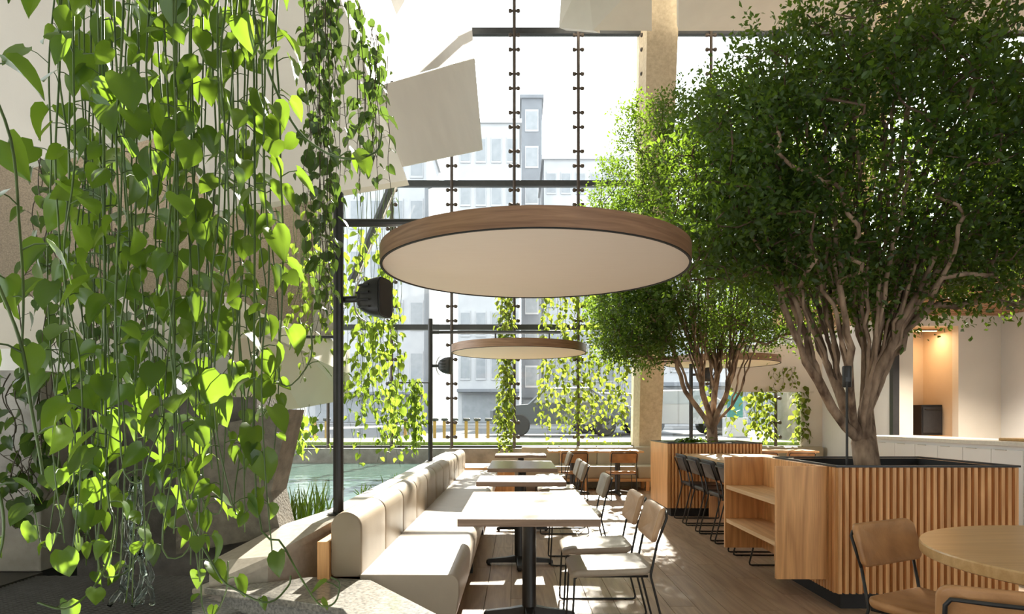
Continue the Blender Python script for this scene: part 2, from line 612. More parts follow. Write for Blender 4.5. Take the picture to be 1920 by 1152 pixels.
# the tall plate, sunlit above; lower facet angled off the sun to imitate shade
def facet(pts):
    panel(pts, th=.05)
facet([P(757, 312, 5.56), P(905, 281, 8.5), P(890, 110, 9.09), P(697, 165, 5.2)])
facet([P(697, 165, 5.2), P(890, 110, 9.09), P(890, 108, 12.7)])
panel([P(697, 162, 5.45), P(890, 108, 12.7), P(880, 0, 12.7), P(866, -160, 12.7), P(520, -330, 5.25)], th=.15)
# the pale folded canopy above the window, right half
def canopy(pts, mat='white_panel'):
    panel(pts, th=.25, mat=mat)
canopy([P(1048, 52, 12.9), P(1112, 57, 12.5), P(1100, -60, 12.3), P(1056, -60, 12.9)])
canopy([P(1112, 57, 12.5), P(1222, 58, 12.6), P(1222, -60, 11.9), P(1100, -60, 12.3)])
canopy([P(1272, 58, 12.6), P(1642, 57, 12.6), P(1650, -60, 11.7), P(1272, -60, 11.8)])
canopy([P(1708, 57, 12.6), P(2010, 57, 12.6), P(2010, -60, 11.7), P(1714, -60, 11.7)])

# enclosing walls out of view
wq = MB().box(-9.2, 2.0, -3.2, -3.0, -.14, 11.0).box(8.5, 11.2, -3.2, -3.0, -.14, 11.0).box(2.0, 8.5, -3.2, -3.0, -.14, .4).box(2.0, 8.5, -3.2, -3.0, 3.0, 11.0).build('wall_rear', M['kitchen_wall']); tag(wq, kind='structure')
w2 = empty('fill_window', (5.25, -3.1, .4)); tag(w2, kind='structure')  # unseen opening added in the rear wall, sized to fill the right side with daylight
for k_ in range(6):
    MB().box(-3.25 + k_ * 1.29, -3.19 + k_ * 1.29, -.04, .04, 0, 2.6).build('window_frame', M['frame'], w2)
for k_ in range(5):
    MB().box(-3.18 + k_ * 1.29, -1.97 + k_ * 1.29, -.006, .006, .02, 2.58).build('glass_pane', M['glass'], w2)
wq = MB().box(10.8, 11.0, -3.0, 13.4, -.14, 11.0).build('wall_far_right', M['kitchen_wall']); tag(wq, kind='structure')
wq = MB().box(-9.2, -9.0, -3.0, 7.0, -.14, 11.0).build('wall_far_left', M['kitchen_wall']); tag(wq, kind='structure')
# left walls
wl = MB()
wl.prism([P(-160, 200, 6.4), P(600, 200, 7.6), P(600, 640, 7.6), P(-160, 640, 6.4)], (-.1, .4, 0))
wl = wl.build('wall_left', M['granite_brown'])
tag(wl, kind='structure')
# slim concrete fin of the left wall, beside the first post
MB().prism([P(596, 330, 7.5), P(632, 330, 7.5), P(625, 620, 7.5), P(585, 640, 7.5)], (0, .3, 0)).build('wall_fin', M['concrete'], wl)
# white folded parapet in two facets
fo = [P(-160, 556, 5.6), P(432, 557, 5.9), P(470, 582, 6.0), P(580, 620, 7.2), P(645, 650, 7.9), P(645, 694, 7.75), P(490, 640, 5.75), P(-160, 640, 5.4)]
def strip(pts_top, pts_bot, name, mat, parent, th=(0, .12, 0)):
    mb = MB()
    n = len(pts_top)
    v = list(pts_top) + list(pts_bot) + [p + Vector(th) for p in pts_top] + [p + Vector(th) for p in pts_bot]
    f = []
    for i in range(n - 1):
        f.append((i, i + 1, n + i + 1, n + i))
        f.append((2 * n + i, 3 * n + i, 3 * n + i + 1, 2 * n + i + 1))
        f.append((i, 2 * n + i, 2 * n + i + 1, i + 1))
        f.append((n + i, n + i + 1, 3 * n + i + 1, 3 * n + i))
    f.append((0, n, 3 * n, 2 * n)); f.append((n - 1, 3 * n - 1, 4 * n - 1, 2 * n - 1))
    return mb.add(v, f).build(name, M[mat], parent)
t_top = [P(-160, 556, 5.6), P(432, 557, 5.8), P(480, 588, 6.2), P(580, 622, 7.2), P(650, 652, 8.0)]
t_mid = [P(-160, 660, 5.3), P(432, 640, 5.5), P(486, 628, 5.9), P(580, 668, 6.9), P(650, 700, 7.7)]
t_bot = [P(-160, 800, 5.6), P(432, 786, 5.8), P(486, 776, 6.2), P(562, 766, 7.3), P(650, 750, 8.2)]
par = empty('wall_parapet', P(300, 790, 5.8)); tag(par, kind='structure')
for nm, aa, bb in (('upper_facet', t_top, t_mid), ('lower_facet', t_mid, t_bot)):
    o = strip(aa, bb, nm, 'white_panel', None, (0, .14, .02))
    o.parent = par
    o.matrix_parent_inverse = Matrix.Translation(-par.location)

# leaning concrete pier on the stone ledge
pier = MB()
fr = [P(330, 815, 4.05), P(543, 768, 4.05), P(508, 922, 4.05), P(527, 1003, 4.05), P(330, 1040, 4.05)]
pier.prism(fr, (.02, .22, .0))
pier = pier.build('concrete_pier', M['pier'])
tag(pier, 'leaning grey concrete pier standing on the stone ledge behind the hanging vines', 'pier', kind='structure')
# pale concrete block behind the grate on the far left
blk = MB().box(-4.2, -2.83, 4.0, 4.4, .40, 1.6)
blk = blk.build('wall_block', M['concrete'], bevel=.01)
tag(blk, kind='structure')
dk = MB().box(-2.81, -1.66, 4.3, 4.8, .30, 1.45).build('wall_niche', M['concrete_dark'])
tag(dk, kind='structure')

# back kerb under the window and columns
kb = MB().box(-9.0, 6.2, 13.05, 13.45, -.14, .735).build('wall_back', M['concrete'])
tag(kb, kind='structure')


def column(xb0, xb1, xt0, xt1, side_b, side_t, D, ztop, label):
    """tapering column; x values in picture units at depth D"""
    def X(x): return (x - 968) / FPX * D
    zb = 0.0
    zt = EYE + 786 / FPX * D * ztop
    mb = MB()
    d = .55
    v = [(X(xb0), D, zb), (X(xb1), D, zb), (X(xb1), D + d, zb), (X(side_b), D + d, zb),
         (X(xt0), D, zt), (X(xt1), D, zt), (X(xt1), D + d, zt), (X(side_t), D + d, zt)]
    mb.add(v, [(0, 3, 2, 1), (4, 5, 6, 7), (0, 1, 5, 4), (1, 2, 6, 5), (2, 3, 7, 6), (3, 0, 4, 7)])
    o = mb.build('concrete_column', M['column'])
    tag(o, label, 'column', kind='structure')
    return o


column(1197, 1236, 1216, 1278, 1190, 1206, 12.95, 1.12, 'tan stone column rising beside the left edge of the trees')
column(1512, 1540, 1648, 1720, 1505, 1640, 13.1, 1.12, 'pale stone column at the right end of the window behind the large tree')
# slanting upper legs of the columns disappear behind the crowns

# ------------------------------------------------------------------ window wall: steel, rods with fittings, panes
WD = 13.35
w1 = empty('window_1', (0, WD, .735)); tag(w1, kind='structure')
zb, z1, z2, z3, z4 = .735, 3.13, 5.98, 9.0, 11.0
def wbox(x0, x1, y0, y1, z0_, z1_, name, mat, parent=w1):
    o = MB().box(x0, x1, y0, y1, z0_, z1_).build(name, M[mat])
    o.parent = parent
    o.matrix_parent_inverse = Matrix.Translation(-parent.location)
    return o
for zz, h in ((z1, .10), (z2, .11), (z3, .12)):
    wbox(-9.0, 10.8, WD - .06, WD + .06, zz - h / 2, zz + h / 2, 'frame_beam', 'frame')
wbox(-9.0, 10.8, WD - .05, WD + .05, zb, zb + .05, 'frame_beam', 'frame')
rods = [-6.2, -5.0, -3.7, -2.45, -1.27, -.04, 1.22, 2.55, 3.83, 5.1, 6.4, 7.7, 9.0, 10.3]
fit = MB()
fit.lathe([(.016, -.115), (.034, -.105), (.04, -.08), (.034, -.055), (.022, -.04), (.022, .04), (.034, .055), (.04, .08), (.034, .105), (.016, .115)], n=10, axis='x')
fit_me = fit.mesh('rod_fitting', M['bronze'], smooth=True)
for xr in rods:
    rod = MB().tube([(0, 0, 0), (0, 0, z4 - zb)], .032, 8).build('mullion_rod', M['bronze'], w1, loc=(xr, -.14, 0))
    z = .22
    while z < z4 - zb:
        for dz in (0, .285):
            if -3 < xr < 6.0:
                link_mesh('rod_fitting', fit_me, rod, (0, 0, z + dz))
        z += .762
for i in range(len(rods) - 1):
    for za, zc in ((zb, z1), (z1, z2), (z2, z3), (z3, z4)):
        wbox(rods[i] + .012, rods[i + 1] - .012, WD - .008, WD + .008, za + .06, zc - .06, 'glass_pane', 'glass')
# slanting brace left of the posts
br = MB().tube([P(658, 528, 12.6), P(742, 330, 12.6)], .075, 8)
o = br.build('slanted_brace', M['frame']); o.parent = w1; o.matrix_parent_inverse = Matrix.Translation(-w1.location)
br = MB().tube([P(668, 528, 12.5), P(752, 330, 12.5)], .02, 6)
o = br.build('slanted_brace', M['panel_cloth']); o.parent = w1; o.matrix_parent_inverse = Matrix.Translation(-w1.location)

# pale panel over the right bay of the window
pp = MB().box(4.15, 5.75, 12.95, 13.05, 1.83, 2.75).build('trim_1', M['white_panel'], bevel=.01)
tag(pp, kind='structure')

# ------------------------------------------------------------------ ledges, pool
def VV(l): return [Vector(p) for p in l]
L_in = VV([(-1.13, 12.9, .68), (-1.13, 4.1, .68), (-1.325, 3.62, .57), (-1.60, 3.50, .455)])
L_out = VV([(-1.36, 12.9, .68), (-1.30, 4.65, .68), (-1.44, 4.08, .66), (-1.68, 3.68, .53)])
ledge = strip(L_in, L_out, 'trim_2', 'stone_cap', None, (0, 0, -.045)); tag(ledge, kind='structure')
lw_t = [p + Vector((-.015, .004, -.047)) for p in L_in]
strip(lw_t, [Vector((p.x, p.y, -.05)) for p in lw_t], 'ledge_wall', 'stone_cap', ledge, (-.10, .05, 0))
slab_top = [(-1.62, 3.49, .40), (-1.34, 3.60, .40), (-1.14, 3.72, .40), (-.80, 3.665, .40), (-.36, 3.02, .40), (-.36, 2.6, .40), (-.55, 2.6, .40), (-.80, 3.10, .40)]
sl = MB().prism(slab_top, (0, 0, .035)).build('trim_3', M['granite'], bevel=.004); tag(sl, kind='structure')
MB().prism([(-1.60, 3.56, -.1), (-1.13, 3.69, -.1), (-.83, 3.64, -.1), (-.40, 3.02, -.1), (-.40, 2.6, -.1), (-.52, 2.6, -.1), (-.78, 3.12, -.1)], (0, 0, .498)).build('slab_base', M['granite_side'], sl)

pool = MB().box(-9.0, -1.28, 4.85, 13.04, .30, .46).build('pool_water', M['water'])
tag(pool, 'still grey green water of the reflecting pool beyond the bench', 'pool water', kind='structure')
pf = MB().box(-9.0, -1.26, 4.4, 13.04, -.2, -.02).build('pool_floor', M['concrete_dark']); tag(pf, kind='structure')

# grate over the fountain pit
pit = MB().box(-4.2, -.62, 1.6, 4.3, -.4, .02).build('floor_pit', M['pit']); tag(pit, kind='structure')
gr = empty('metal_grate', (-2.2, 3.2, .385))
tag(gr, 'expanded metal grate with diamond mesh under the hanging vines', 'grate')
mb = MB()
X0, X1_, Y0, Y1 = -4.1, -.75, 2.05, 3.98
dx, dy = .034, .014
ny = int((Y1 - Y0) / (2 * dy))
def grate_clip(y):
    # right end follows the granite slab
    t = min(max((y - 2.6) / (3.57 - 2.6), 0), 1)
    return -.70 + t * (-1.66 + .70) if y > 2.6 else -.70
verts, faces = [], []
for j in range(ny):
    yc = Y0 + (2 * j + 1) * dy
    xr_ = grate_clip(yc)
    nx = int((xr_ - X0) / dx)
    xs = X0 + np.arange(nx + 1) * dx
    for s in (1, -1):
        ys = yc + s * dy * np.where(np.arange(nx + 1) % 2 == 0, 0.0, 1.0)
        b = len(verts)
        for k in range(nx + 1):
            verts.append((xs[k] + 2.2, ys[k] - 3.2 - .0032, .004)); verts.append((xs[k] + 2.2, ys[k] - 3.2 + .0032, -.002))
        for k in range(nx):
            faces.append((b + 2 * k, b + 2 * k + 2, b + 2 * k + 3, b + 2 * k + 1))
me = bpy.data.meshes.new('diamond_mesh'); me.from_pydata(verts, [], faces); me.materials.append(M['mesh_metal'])
g = link_mesh('diamond_mesh', me, gr); tag(g, kind='stuff')
MB().box(-1.9, -.62, .38, .80, -.03, .012).build('frame_bar', M['pit'], gr)

# falling water
ws = empty('water_stream', (-1.85, 3.25, .40))
tag(ws, 'clear thread of falling water splashing onto the metal grate among vines', 'water')
for k in range(7):
    pts, rr = [], []
    ph = random.random() * 6
    for i in range(26):
        t = i / 25
        pts.append((.035 * math.sin(ph + t * 9 + k) * (.3 + t) + (k - 3) * .014 * (.4 + t), .03 * math.cos(ph * 2 + t * 11) * (.3 + t), .62 * (1 - t) + .01))
        rr.append(.004 + .007 * abs(math.sin(ph + t * 23)) + .004 * t)
    MB().tube(pts, rr, 8).build('water_thread', M['stream'], ws, smooth=True)

# ------------------------------------------------------------------ long banquette
bench = empty('banquette_bench', (-.66, 7.4, 0))
tag(bench, 'long beige upholstered banquette running along the stone ledge to the window', 'bench')
BX = bench.location
def bprof_back():
    pts = []
    x0, x1, z0, zt = -1.018, -.848, .44, .80
    r = (x1 - x0) / 2
    pts.append((x0, z0 + .015)); pts.append((x0 + .015, z0))
    pts.append((x1 - .015, z0)); pts.append((x1, z0 + .015))
    for k in range(13):
        a = math.pi * k / 12
        pts.append(((x0 + x1) / 2 + r * math.cos(a), zt - r + r * math.sin(a)))
    return pts
bp_ = bprof_back()
cxm = sum(p[0] for p in bp_) / len(bp_); czm = .62
SEG, y = .683, 3.68
def ext(prof, y0, y1, e=.022, k=.93, cx=0, cz=0):
    rings = []
    for yy, s in ((y0, k), (y0 + e * .3, k + (1 - k) * .7), (y0 + e, 1), (y0 + .25 * (y1 - y0), 1.012), (y0 + .75 * (y1 - y0), 1.012), (y1 - e, 1), (y1 - e * .3, k + (1 - k) * .7), (y1, k)):
        rings.append([(cx + (px - cx) * s - BX.x, yy - BX.y, cz + (pz - cz) * s) for px, pz in prof])
    return MB().loft(rings)
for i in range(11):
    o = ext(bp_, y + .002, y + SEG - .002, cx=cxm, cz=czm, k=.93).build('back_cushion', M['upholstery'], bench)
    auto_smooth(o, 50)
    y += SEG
def seat_prof():
    x0, x1, z0, zt = -.86, -.31, .14, .46
    r = .055
    pts = [(x0, z0), (x1 - .05, z0)]
    pts += [(x1 - .012, z0 + .12), (x1, zt - .11)]
    for k in range(7):
        a = math.pi / 2 * k / 6
        pts.append((x1 - r + r * math.cos(a), zt - r + r * math.sin(a)))
    pts.append((x0, zt))
    return pts
sp = seat_prof()
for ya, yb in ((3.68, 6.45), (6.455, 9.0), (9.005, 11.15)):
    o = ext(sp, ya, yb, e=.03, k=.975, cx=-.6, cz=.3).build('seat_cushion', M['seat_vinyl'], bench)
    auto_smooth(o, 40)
MB().box(-1.085 + .66, -1.02 + .66, 3.66 - 7.4, 11.2 - 7.4, .02, .64).build('oak_back_board', M['oak_z'], bench, bevel=.004)
MB().box(-1.02 + .66, -.37 + .66, 3.72 - 7.4, 11.1 - 7.4, .10, .139).build('base_board', M['oak_y'], bench)
for yy in (3.9, 5.7, 7.6, 9.4, 10.95):
    MB().box(-.44 + .66, -.37 + .66, yy - 7.4, yy + .07 - 7.4, 0, .10).build('leg', M['black_metal'], bench)
    MB().box(-1.0 + .66, -.94 + .66, yy - 7.4, yy + .07 - 7.4, 0, .10).build('leg', M['black_metal'], bench)

# ------------------------------------------------------------------ dining tables
TT = .77
def dining_table(x0, x1, y0, y1, bx, by, label, mat='table_brown', th=.042, bases=None):
    t = empty('dining_table', ((x0 + x1) / 2, (y0 + y1) / 2, 0))
    tag(t, label, 'table', 'square-edged dining tables')
    lx, ly = (x1 - x0) / 2, (y1 - y0) / 2
    MB().box(-lx, lx, -ly, ly, TT - th, TT).build('tabletop', M[mat], t, bevel=.004)
    for px, py in (bases or [(bx, by)]):
        ox, oy = px - t.location.x, py - t.location.y
        auto_smooth(MB().lathe([(.05, .03), (.05, .05), (.046, .06), (.046, TT - th - .02), (.12, TT - th - .015), (.12, TT - th)], 20, (ox, oy, 0)).build('column', M['black_metal'], t))
        for ang in (0, 90, 180, 270):
            ca, sa = math.cos(math.radians(ang)), math.sin(math.radians(ang))
            rings = []
            for d, w, za, zc in ((.03, .034, .022, .085), (.12, .03, .022, .068), (.25, .026, .02, .055), (.285, .026, .014, .05), (.30, .022, .012, .036)):
                rings.append([(ox + ca * d - sa * w, oy + sa * d + ca * w, za), (ox + ca * d + sa * w, oy + sa * d - ca * w, za), (ox + ca * d + sa * w * .8, oy + sa * d - ca * w * .8, zc), (ox + ca * d - sa * w * .8, oy + sa * d + ca * w * .8, zc)])
            f = MB().loft(rings).build('foot', M['black_metal'], t, bevel=.003)
            MB().lathe([(.014, 0), (.016, .004), (.012, .014)], 10, (ox + ca * .275, oy + sa * .275, 0)).build('glide', M['black_metal'], f)
    return t
dining_table(-.319, .457, 3.62, 4.98, .085, 4.42, 'nearest brown dining table, its top glaring in full sun')
dining_table(-.345, .43, 5.77, 6.42, .03, 6.05, 'small brown dining table just behind the nearest sunlit one')
dining_table(-.315, .45, 7.31, 8.72, .07, 7.85, 'brown dining table in shade, third from the camera along the banquette')
dining_table(-.32, .45, 10.0, 10.65, .07, 10.3, 'farthest small dining table along the long banquette')
dining_table(.55, 2.15, 11.3, 11.95, 0, 0, 'wide oak topped table before the window bench, left of the fluted planter', 'oak_x', .032, [(.97, 11.62), (1.75, 11.62)])
dining_table(3.6, 5.1, 11.3, 11.95, 0, 0, 'wide oak topped table before the window bench, behind the large planter', 'oak_x', .032, [(3.95, 11.62), (4.75, 11.62)])

# ------------------------------------------------------------------ sled chairs
def make_chair(seat_mat, back_mat, sc=1.0):
    """seat faces +x; origin on the floor under the seat centre"""
    root = empty('sled_chair')
    def seat_fn(x, y, z):
        dip = -.012 * (1 - (x / .24) ** 2) * (1 - (y / .24) ** 2)
        front = -.02 * max(0, (x - .12) / .11) ** 2
        back = .018 * max(0, (-x - .12) / .11) ** 2
        return (x, y, z + .437 + dip + front + back)
    o = MB().slab(.465, .455, .042, .05, .016, seat_fn).build('seat', M[seat_mat], root)
    auto_smooth(o, 60)
    def back_fn(u, v, w):
        # u along width, v along height, w thickness
        bow = -.035 * (1 - (u / .225) ** 2)
        x = -.292 + bow + w - .28 * v + .03
        return (x, u, .705 + v)
    o = MB().slab(.455, .20, .034, .04, .012, back_fn).build('backrest', M[back_mat], root)
    auto_smooth(o, 60)
    R = .0075
    yl = .205
    def q(a, b, c): return (a, b, c)
    for s in (-1, 1):
        side = [q(-.262, s * yl, .60), q(-.226, s * yl, .425), q(-.226, s * yl, .41), q(-.322, s * yl, .03), q(-.318, s * yl, .012), q(-.30, s * yl, .008), q(.205, s * yl, .008), q(.222, s * yl, .012), q(.226, s * yl, .03), q(.208, s * yl, .40), q(.19, s * yl, .414), q(-.21, s * yl, .414)]
        MB().tube(side, R, 6).build('side_frame', M['black_metal'], root, smooth=True)
        for xx in (-.25, .17):
            MB().lathe([(.009, 0), (.01, .002), (.008, .006)], 8, (xx, s * yl, -.0015)).build('glide', M['black_matte'], root)
    hoop = [q(-.262, -yl, .60), q(-.316, -yl, .745), q(-.318, -yl * .93, .765), q(-.345, -yl * .4, .768), q(-.345, yl * .4, .768), q(-.318, yl * .93, .765), q(-.316, yl, .745), q(-.262, yl, .60)]
    MB().tube(hoop, R, 6).build('back_hoop', M['black_metal'], root, smooth=True)
    for xx in (-.16, .15):
        MB().tube([(xx, -yl, .412), (xx, yl, .412)], R * .9, 6).build('cross_bar', M['black_metal'], root)
    if sc != 1.0:
        root.scale = (sc, sc, sc)
    return root


CH = {k: None for k in ('pale', 'grey', 'tan', 'black')}
def chair(kind, x, y, ang, label, group, sc=1.0):
    if CH[kind] is None:
        a = {'pale': ('seat_vinyl', 'pale_leather'), 'grey': ('seat_vinyl', 'grey_leather'), 'tan': ('tan_leather', 'tan_leather'), 'black': ('black_leather', 'black_leather')}[kind]
        CH[kind] = make_chair(*a)
        c = CH[kind]
    else:
        c = copy_tree(CH[kind])
    c.location = (x, y, 0)
    c.rotation_euler = (0, 0, math.radians(ang))
    c.scale = (sc, sc, sc)
    tag(c, label, 'chair', group)
    return c
g1 = 'sled chairs along the row of dining tables'
chair('pale', .54, 4.03, 180, 'tan backed sled chair at the nearest table, the one closest to the camera', g1)
chair('pale', .54, 4.665, 180, 'tan backed sled chair at the nearest table, the one farther from the camera', g1)
chair('grey', .53, 6.17, 180, 'single taupe sled chair at the small second table', g1)
chair('grey', .50, 7.82, 180, 'taupe sled chair at the third table, nearer one of its pair', g1)
chair('grey', .50, 8.45, 180, 'taupe sled chair at the third table, farther one of its pair', g1)
chair('grey', .52, 10.25, 180, 'taupe sled chair at the farthest table of the banquette row', g1)
g2 = 'tan sled chairs facing the window bench'
chair('tan', .93, 11.0, 90, 'tan sled chair facing the window bench, left of its pair', g2)
chair('tan', 1.72, 11.0, 90, 'tan sled chair facing the window bench, next to the fluted planter', g2)
chair('tan', 3.95, 11.0, 90, 'tan sled chair facing the window bench, half hidden by the fluted planter', g2)
chair('tan', 4.55, 11.0, 90, 'tan sled chair facing the window bench, seen over the large planter', g2)
g3 = 'tan sled chairs at the round table'
chair('tan', 1.95, 3.07, -62, 'tan leather sled chair between the large planter and the round table', g3)
chair('tan', 1.63, 2.22, 62, 'tan leather chair in the lower right corner, its back to the camera', g3)
g4 = 'black leather chairs along the oak counter'
for i, yy in enumerate((8.60, 8.0, 7.4, 6.8, 6.2)):
    chair('black', 2.42, yy, 0, ['black leather counter chair nearest the far fluted planter', 'black leather counter chair, second from the far fluted planter', 'black leather counter chair in the middle of the row of five', 'black leather counter chair partly behind the oak shelf unit', 'black leather counter chair hidden behind the oak shelf unit except its sled foot'][i], g4, 1.07)

# ------------------------------------------------------------------ round table
rt = empty('round_table', (2.47, 2.665, 0))
tag(rt, 'round oak table with a thick pale edge in the lower right corner', 'table')
R = .75
auto_smooth(MB().lathe([(0.01, TT - .05), (R - .012, TT - .05), (R - .002, TT - .045), (R, TT - .035), (R, TT - .006), (R - .004, TT), (.01, TT)], 72).build('tabletop', M['round_oak'], rt), 30)
auto_smooth(MB().lathe([(.05, .03), (.046, .06), (.046, TT - .06), (.14, TT - .055), (.14, TT - .05)], 20).build('column', M['black_metal'], rt))
auto_smooth(MB().lathe([(.30, 0), (.30, .012), (.06, .03), (.05, .05)], 36).build('base_plate', M['black_metal'], rt))

# ------------------------------------------------------------------ fluted planters
def planter(x0, x1, y0, y1, label, left_slats=True):
    p = empty('fluted_planter', ((x0 + x1) / 2, (y0 + y1) / 2, 0))
    tag(p, label, 'planter', 'fluted oak tree planters')
    cx, cyy = p.location.x, p.location.y
    hx, hy = (x1 - x0) / 2, (y1 - y0) / 2
    MB().box(-hx + .06, hx - .06, -hy + .06, hy - .06, 0, .115).build('plinth', M['black_matte'], p)
    # shell: four walls
    t = .035
    mbx = MB()
    i = .034
    mbx.box(-hx + i, hx - i, -hy + i, -hy + i + t, .115, .978).box(-hx + i, hx - i, hy - i - t, hy - i, .115, .978)
    mbx.box(-hx + i, -hx + i + t, -hy + i + t, hy - i - t, .115, .978).box(hx - i - t, hx - i, -hy + i + t, hy - i - t, .115, .978)
    mbx.box(-hx + i + t, hx - i - t, -hy + i + t, hy - i - t, .115, .15)
    mbx.build('shell', M['oak_z'], p)
    rim = MB()
    w = .03
    rim.box(-hx, hx, -hy, -hy + w, .979, .992).box(-hx, hx, hy - w, hy, .979, .992).box(-hx, -hx + w, -hy + w, hy - w, .979, .992).box(hx - w, hx, -hy + w, hy - w, .979, .992)
    rim.build('metal_rim', M['black_metal'], p)
    ln = MB()
    a, b = i + t + .001, .05
    ln.box(-hx + a, hx - a, -hy + a, -hy + a + .008, .4, .979).box(-hx + a, hx - a, hy - a - .008, hy - a, .4, .979)
    ln.box(-hx + a, -hx + a + .008, -hy + a, hy - a, .4, .979).box(hx - a - .008, hx - a, -hy + a, hy - a, .4, .979)
    ln.build('liner', M['black_matte'], p)
    MB().box(-hx + .07, hx - .07, -hy + .07, hy - .07, .5, .80).build('soil', M['soil'], p)
    # fluting: trapezoid battens, one by one
    pitch = .0448
    def batten(w0, w1, d):
        return MB().prism([(-w0 / 2, 0, .115), (-w1 / 2, -d, .115), (w1 / 2, -d, .115), (w0 / 2, 0, .115)], (0, 0, .862)).mesh('batten', M['oak_z'])
    bm_ = batten(.031, .024, .034)
    def row(length, place, rot):
        n = int(length / pitch)
        st = length / n
        for k in range(n):
            o = link_mesh('batten', bm_, p, place(-length / 2 + st * (k + .5)))
            o.rotation_euler = (0, 0, rot)
    row(2 * hx - .01, lambda u: (u, -hy + i, 0), 0)
    if left_slats:
        row(2 * hy - .05, lambda u: (-hx + i, u, 0), -math.pi / 2)
    row(2 * hy - .05, lambda u: (hx - i, u, 0), math.pi / 2)
    return p
planter(2.18, 3.44, 4.58, 5.72, 'large square oak planter with vertical fluting holding the nearer tree')
pl2 = planter(2.02, 3.30, 8.98, 10.1, 'oak planter with vertical fluting at the far end of the counter, holding the farther tree', False)
MB().box(2.02 - .0 - pl2.location.x, 2.042 - pl2.location.x, 8.98 - pl2.location.y, 10.1 - pl2.location.y, .115, .978).build('side_panel', M['oak_z'], pl2)

# open shelf unit on the planter's side
su = empty('oak_shelf_unit', (2.0, 5.3, 0))
tag(su, 'open oak shelf unit with two empty shelves against the large planter', 'shelf')
def sbox(x0, x1, y0, y1, z0, z1, name, mat):
    o = MB().box(x0 - 2.0, x1 - 2.0, y0 - 5.3, y1 - 5.3, z0, z1).build(name, M[mat], su, bevel=.0015)
    return o
sbox(1.824, 2.178, 4.71, 4.742, .185, .978, 'side_panel', 'oak_z')
sbox(1.824, 2.178, 5.87, 5.90, .185, .978, 'side_panel', 'oak_z')
sbox(2.148, 2.178, 4.742, 5.87, .185, .978, 'back_panel', 'oak_z')
sbox(1.832, 2.147, 4.743, 5.869, .70, .732, 'shelf', 'oak_y')
sbox(1.832, 2.147, 4.743, 5.869, .408, .442, 'shelf', 'oak_y')

# counter between the planters
ct = empty('oak_counter', (2.6, 7.45, 0))
tag(ct, 'long oak counter running between the two fluted planters', 'counter')
MB().box(2.236 - 2.6, 3.26 - 2.6, 5.905 - 7.45, 8.955 - 7.45, .785, .85).build('worktop', M['oak_y'], ct, bevel=.004)
for yy in (5.95, 8.85):
    MB().box(2.55 - 2.6, 3.0 - 2.6, yy - 7.45, yy + .05 - 7.45, 0, .785).build('leg_panel', M['oak_z'], ct)

# garden spotlight stake in the large planter
gs = empty('spotlight_stake', P(1588, 876, 4.72))
tag(gs, 'thin black spotlight on a stake rising from the large planter', 'spotlight')
MB().tube([(0, 0, -.2), (0, 0, .60)], .009, 8).build('stake', M['black_metal'], gs)
auto_smooth(MB().lathe([(.026, .56), (.03, .565), (.032, .70), (.028, .71)], 16, (.01, .02, 0)).build('lamp_head', M['black_metal'], gs))
MB().box(-.012, .02, -.01, .02, .60, .63).build('bracket', M['black_metal'], gs)

# ------------------------------------------------------------------ disc lamps on posts
def lamp_post(px, py, cx, cyy, base, label, ztop=2.80, armz=2.60, dz=2.285, R=1.0, rod=.235):
    p = empty('disc_lamp_post', (px, py, base))
    tag(p, label, 'lamp', 'wood rimmed disc lamps')
    b = base
    ox, oy = cx - px, cyy - py
    MB().lathe([(.034, 0), (.034, ztop - b - .01), (.030, ztop - b)], 14).build('post', M['black_metal'], p, smooth=False)
    MB().lathe([(.07, 0), (.07, .012), (.036, .014), (.036, .03)], 18).build('base_flange', M['black_metal'], p)
    MB().tube([(.0, 0, armz - b), (ox + .62, oy, armz - b)], .026, 10).build('arm', M['black_metal'], p)
    for hx in (ox - .35, ox + .45):
        MB().tube([(hx, oy, armz - b), (hx, oy, dz + .10 - b)], .012, 8).build('hanger', M['black_metal'], p)
    rim = MB().lathe([(R - .03, .006), (R, .004), (R, .115), (R - .03, .115)], 96, (0, 0, 0), closed=True).build('wood_rim', M['oak_rim'], p, loc=(ox, oy, dz - b))
    auto_smooth(rim, 30)
    MB().lathe([(R - .016, -.002), (R - .001, -.002), (R - .001, .004), (R - .016, .004)], 96, closed=True).build('dark_trim', M['black_matte'], rim)
    auto_smooth(MB().lathe([(.01, .004), (R - .017, .004), (R - .017, .02), (.01, .02)], 96).build('fabric_panel', M['panel_cloth'], p, loc=(ox, oy, dz - b)), 30)
    auto_smooth(MB().lathe([(.01, .09), (R - .031, .09), (R - .031, .105), (.01, .105)], 96).build('top_cover', M['white_lacquer'], p, loc=(ox, oy, dz - b)), 30)
    if rod:
        MB().tube([(0, 0, 1.85 - b), (-rod, 0, 1.85 - b)], .010, 8).build('side_peg', M['black_metal'], p)
        MB().lathe([(.02, -rod - .01), (.02, -rod + .005)], 10, (0, 0, 1.85 - b), axis='x').build('peg_cap', M['black_metal'], p)
    return p
lamp_post(-1.17, 4.42, .122, 4.42, .68, 'huge wood rimmed disc lamp with pale underside hanging nearest, on a black post')
lamp_post(-1.278, 10.0, .04, 10.0, .68, 'second wood rimmed disc lamp farther away over the banquette, on a black post', rod=.62)
lamp_post(3.12, 12.0, 3.66, 12.0, 0, 'third wood rimmed disc lamp behind the far tree', rod=0)


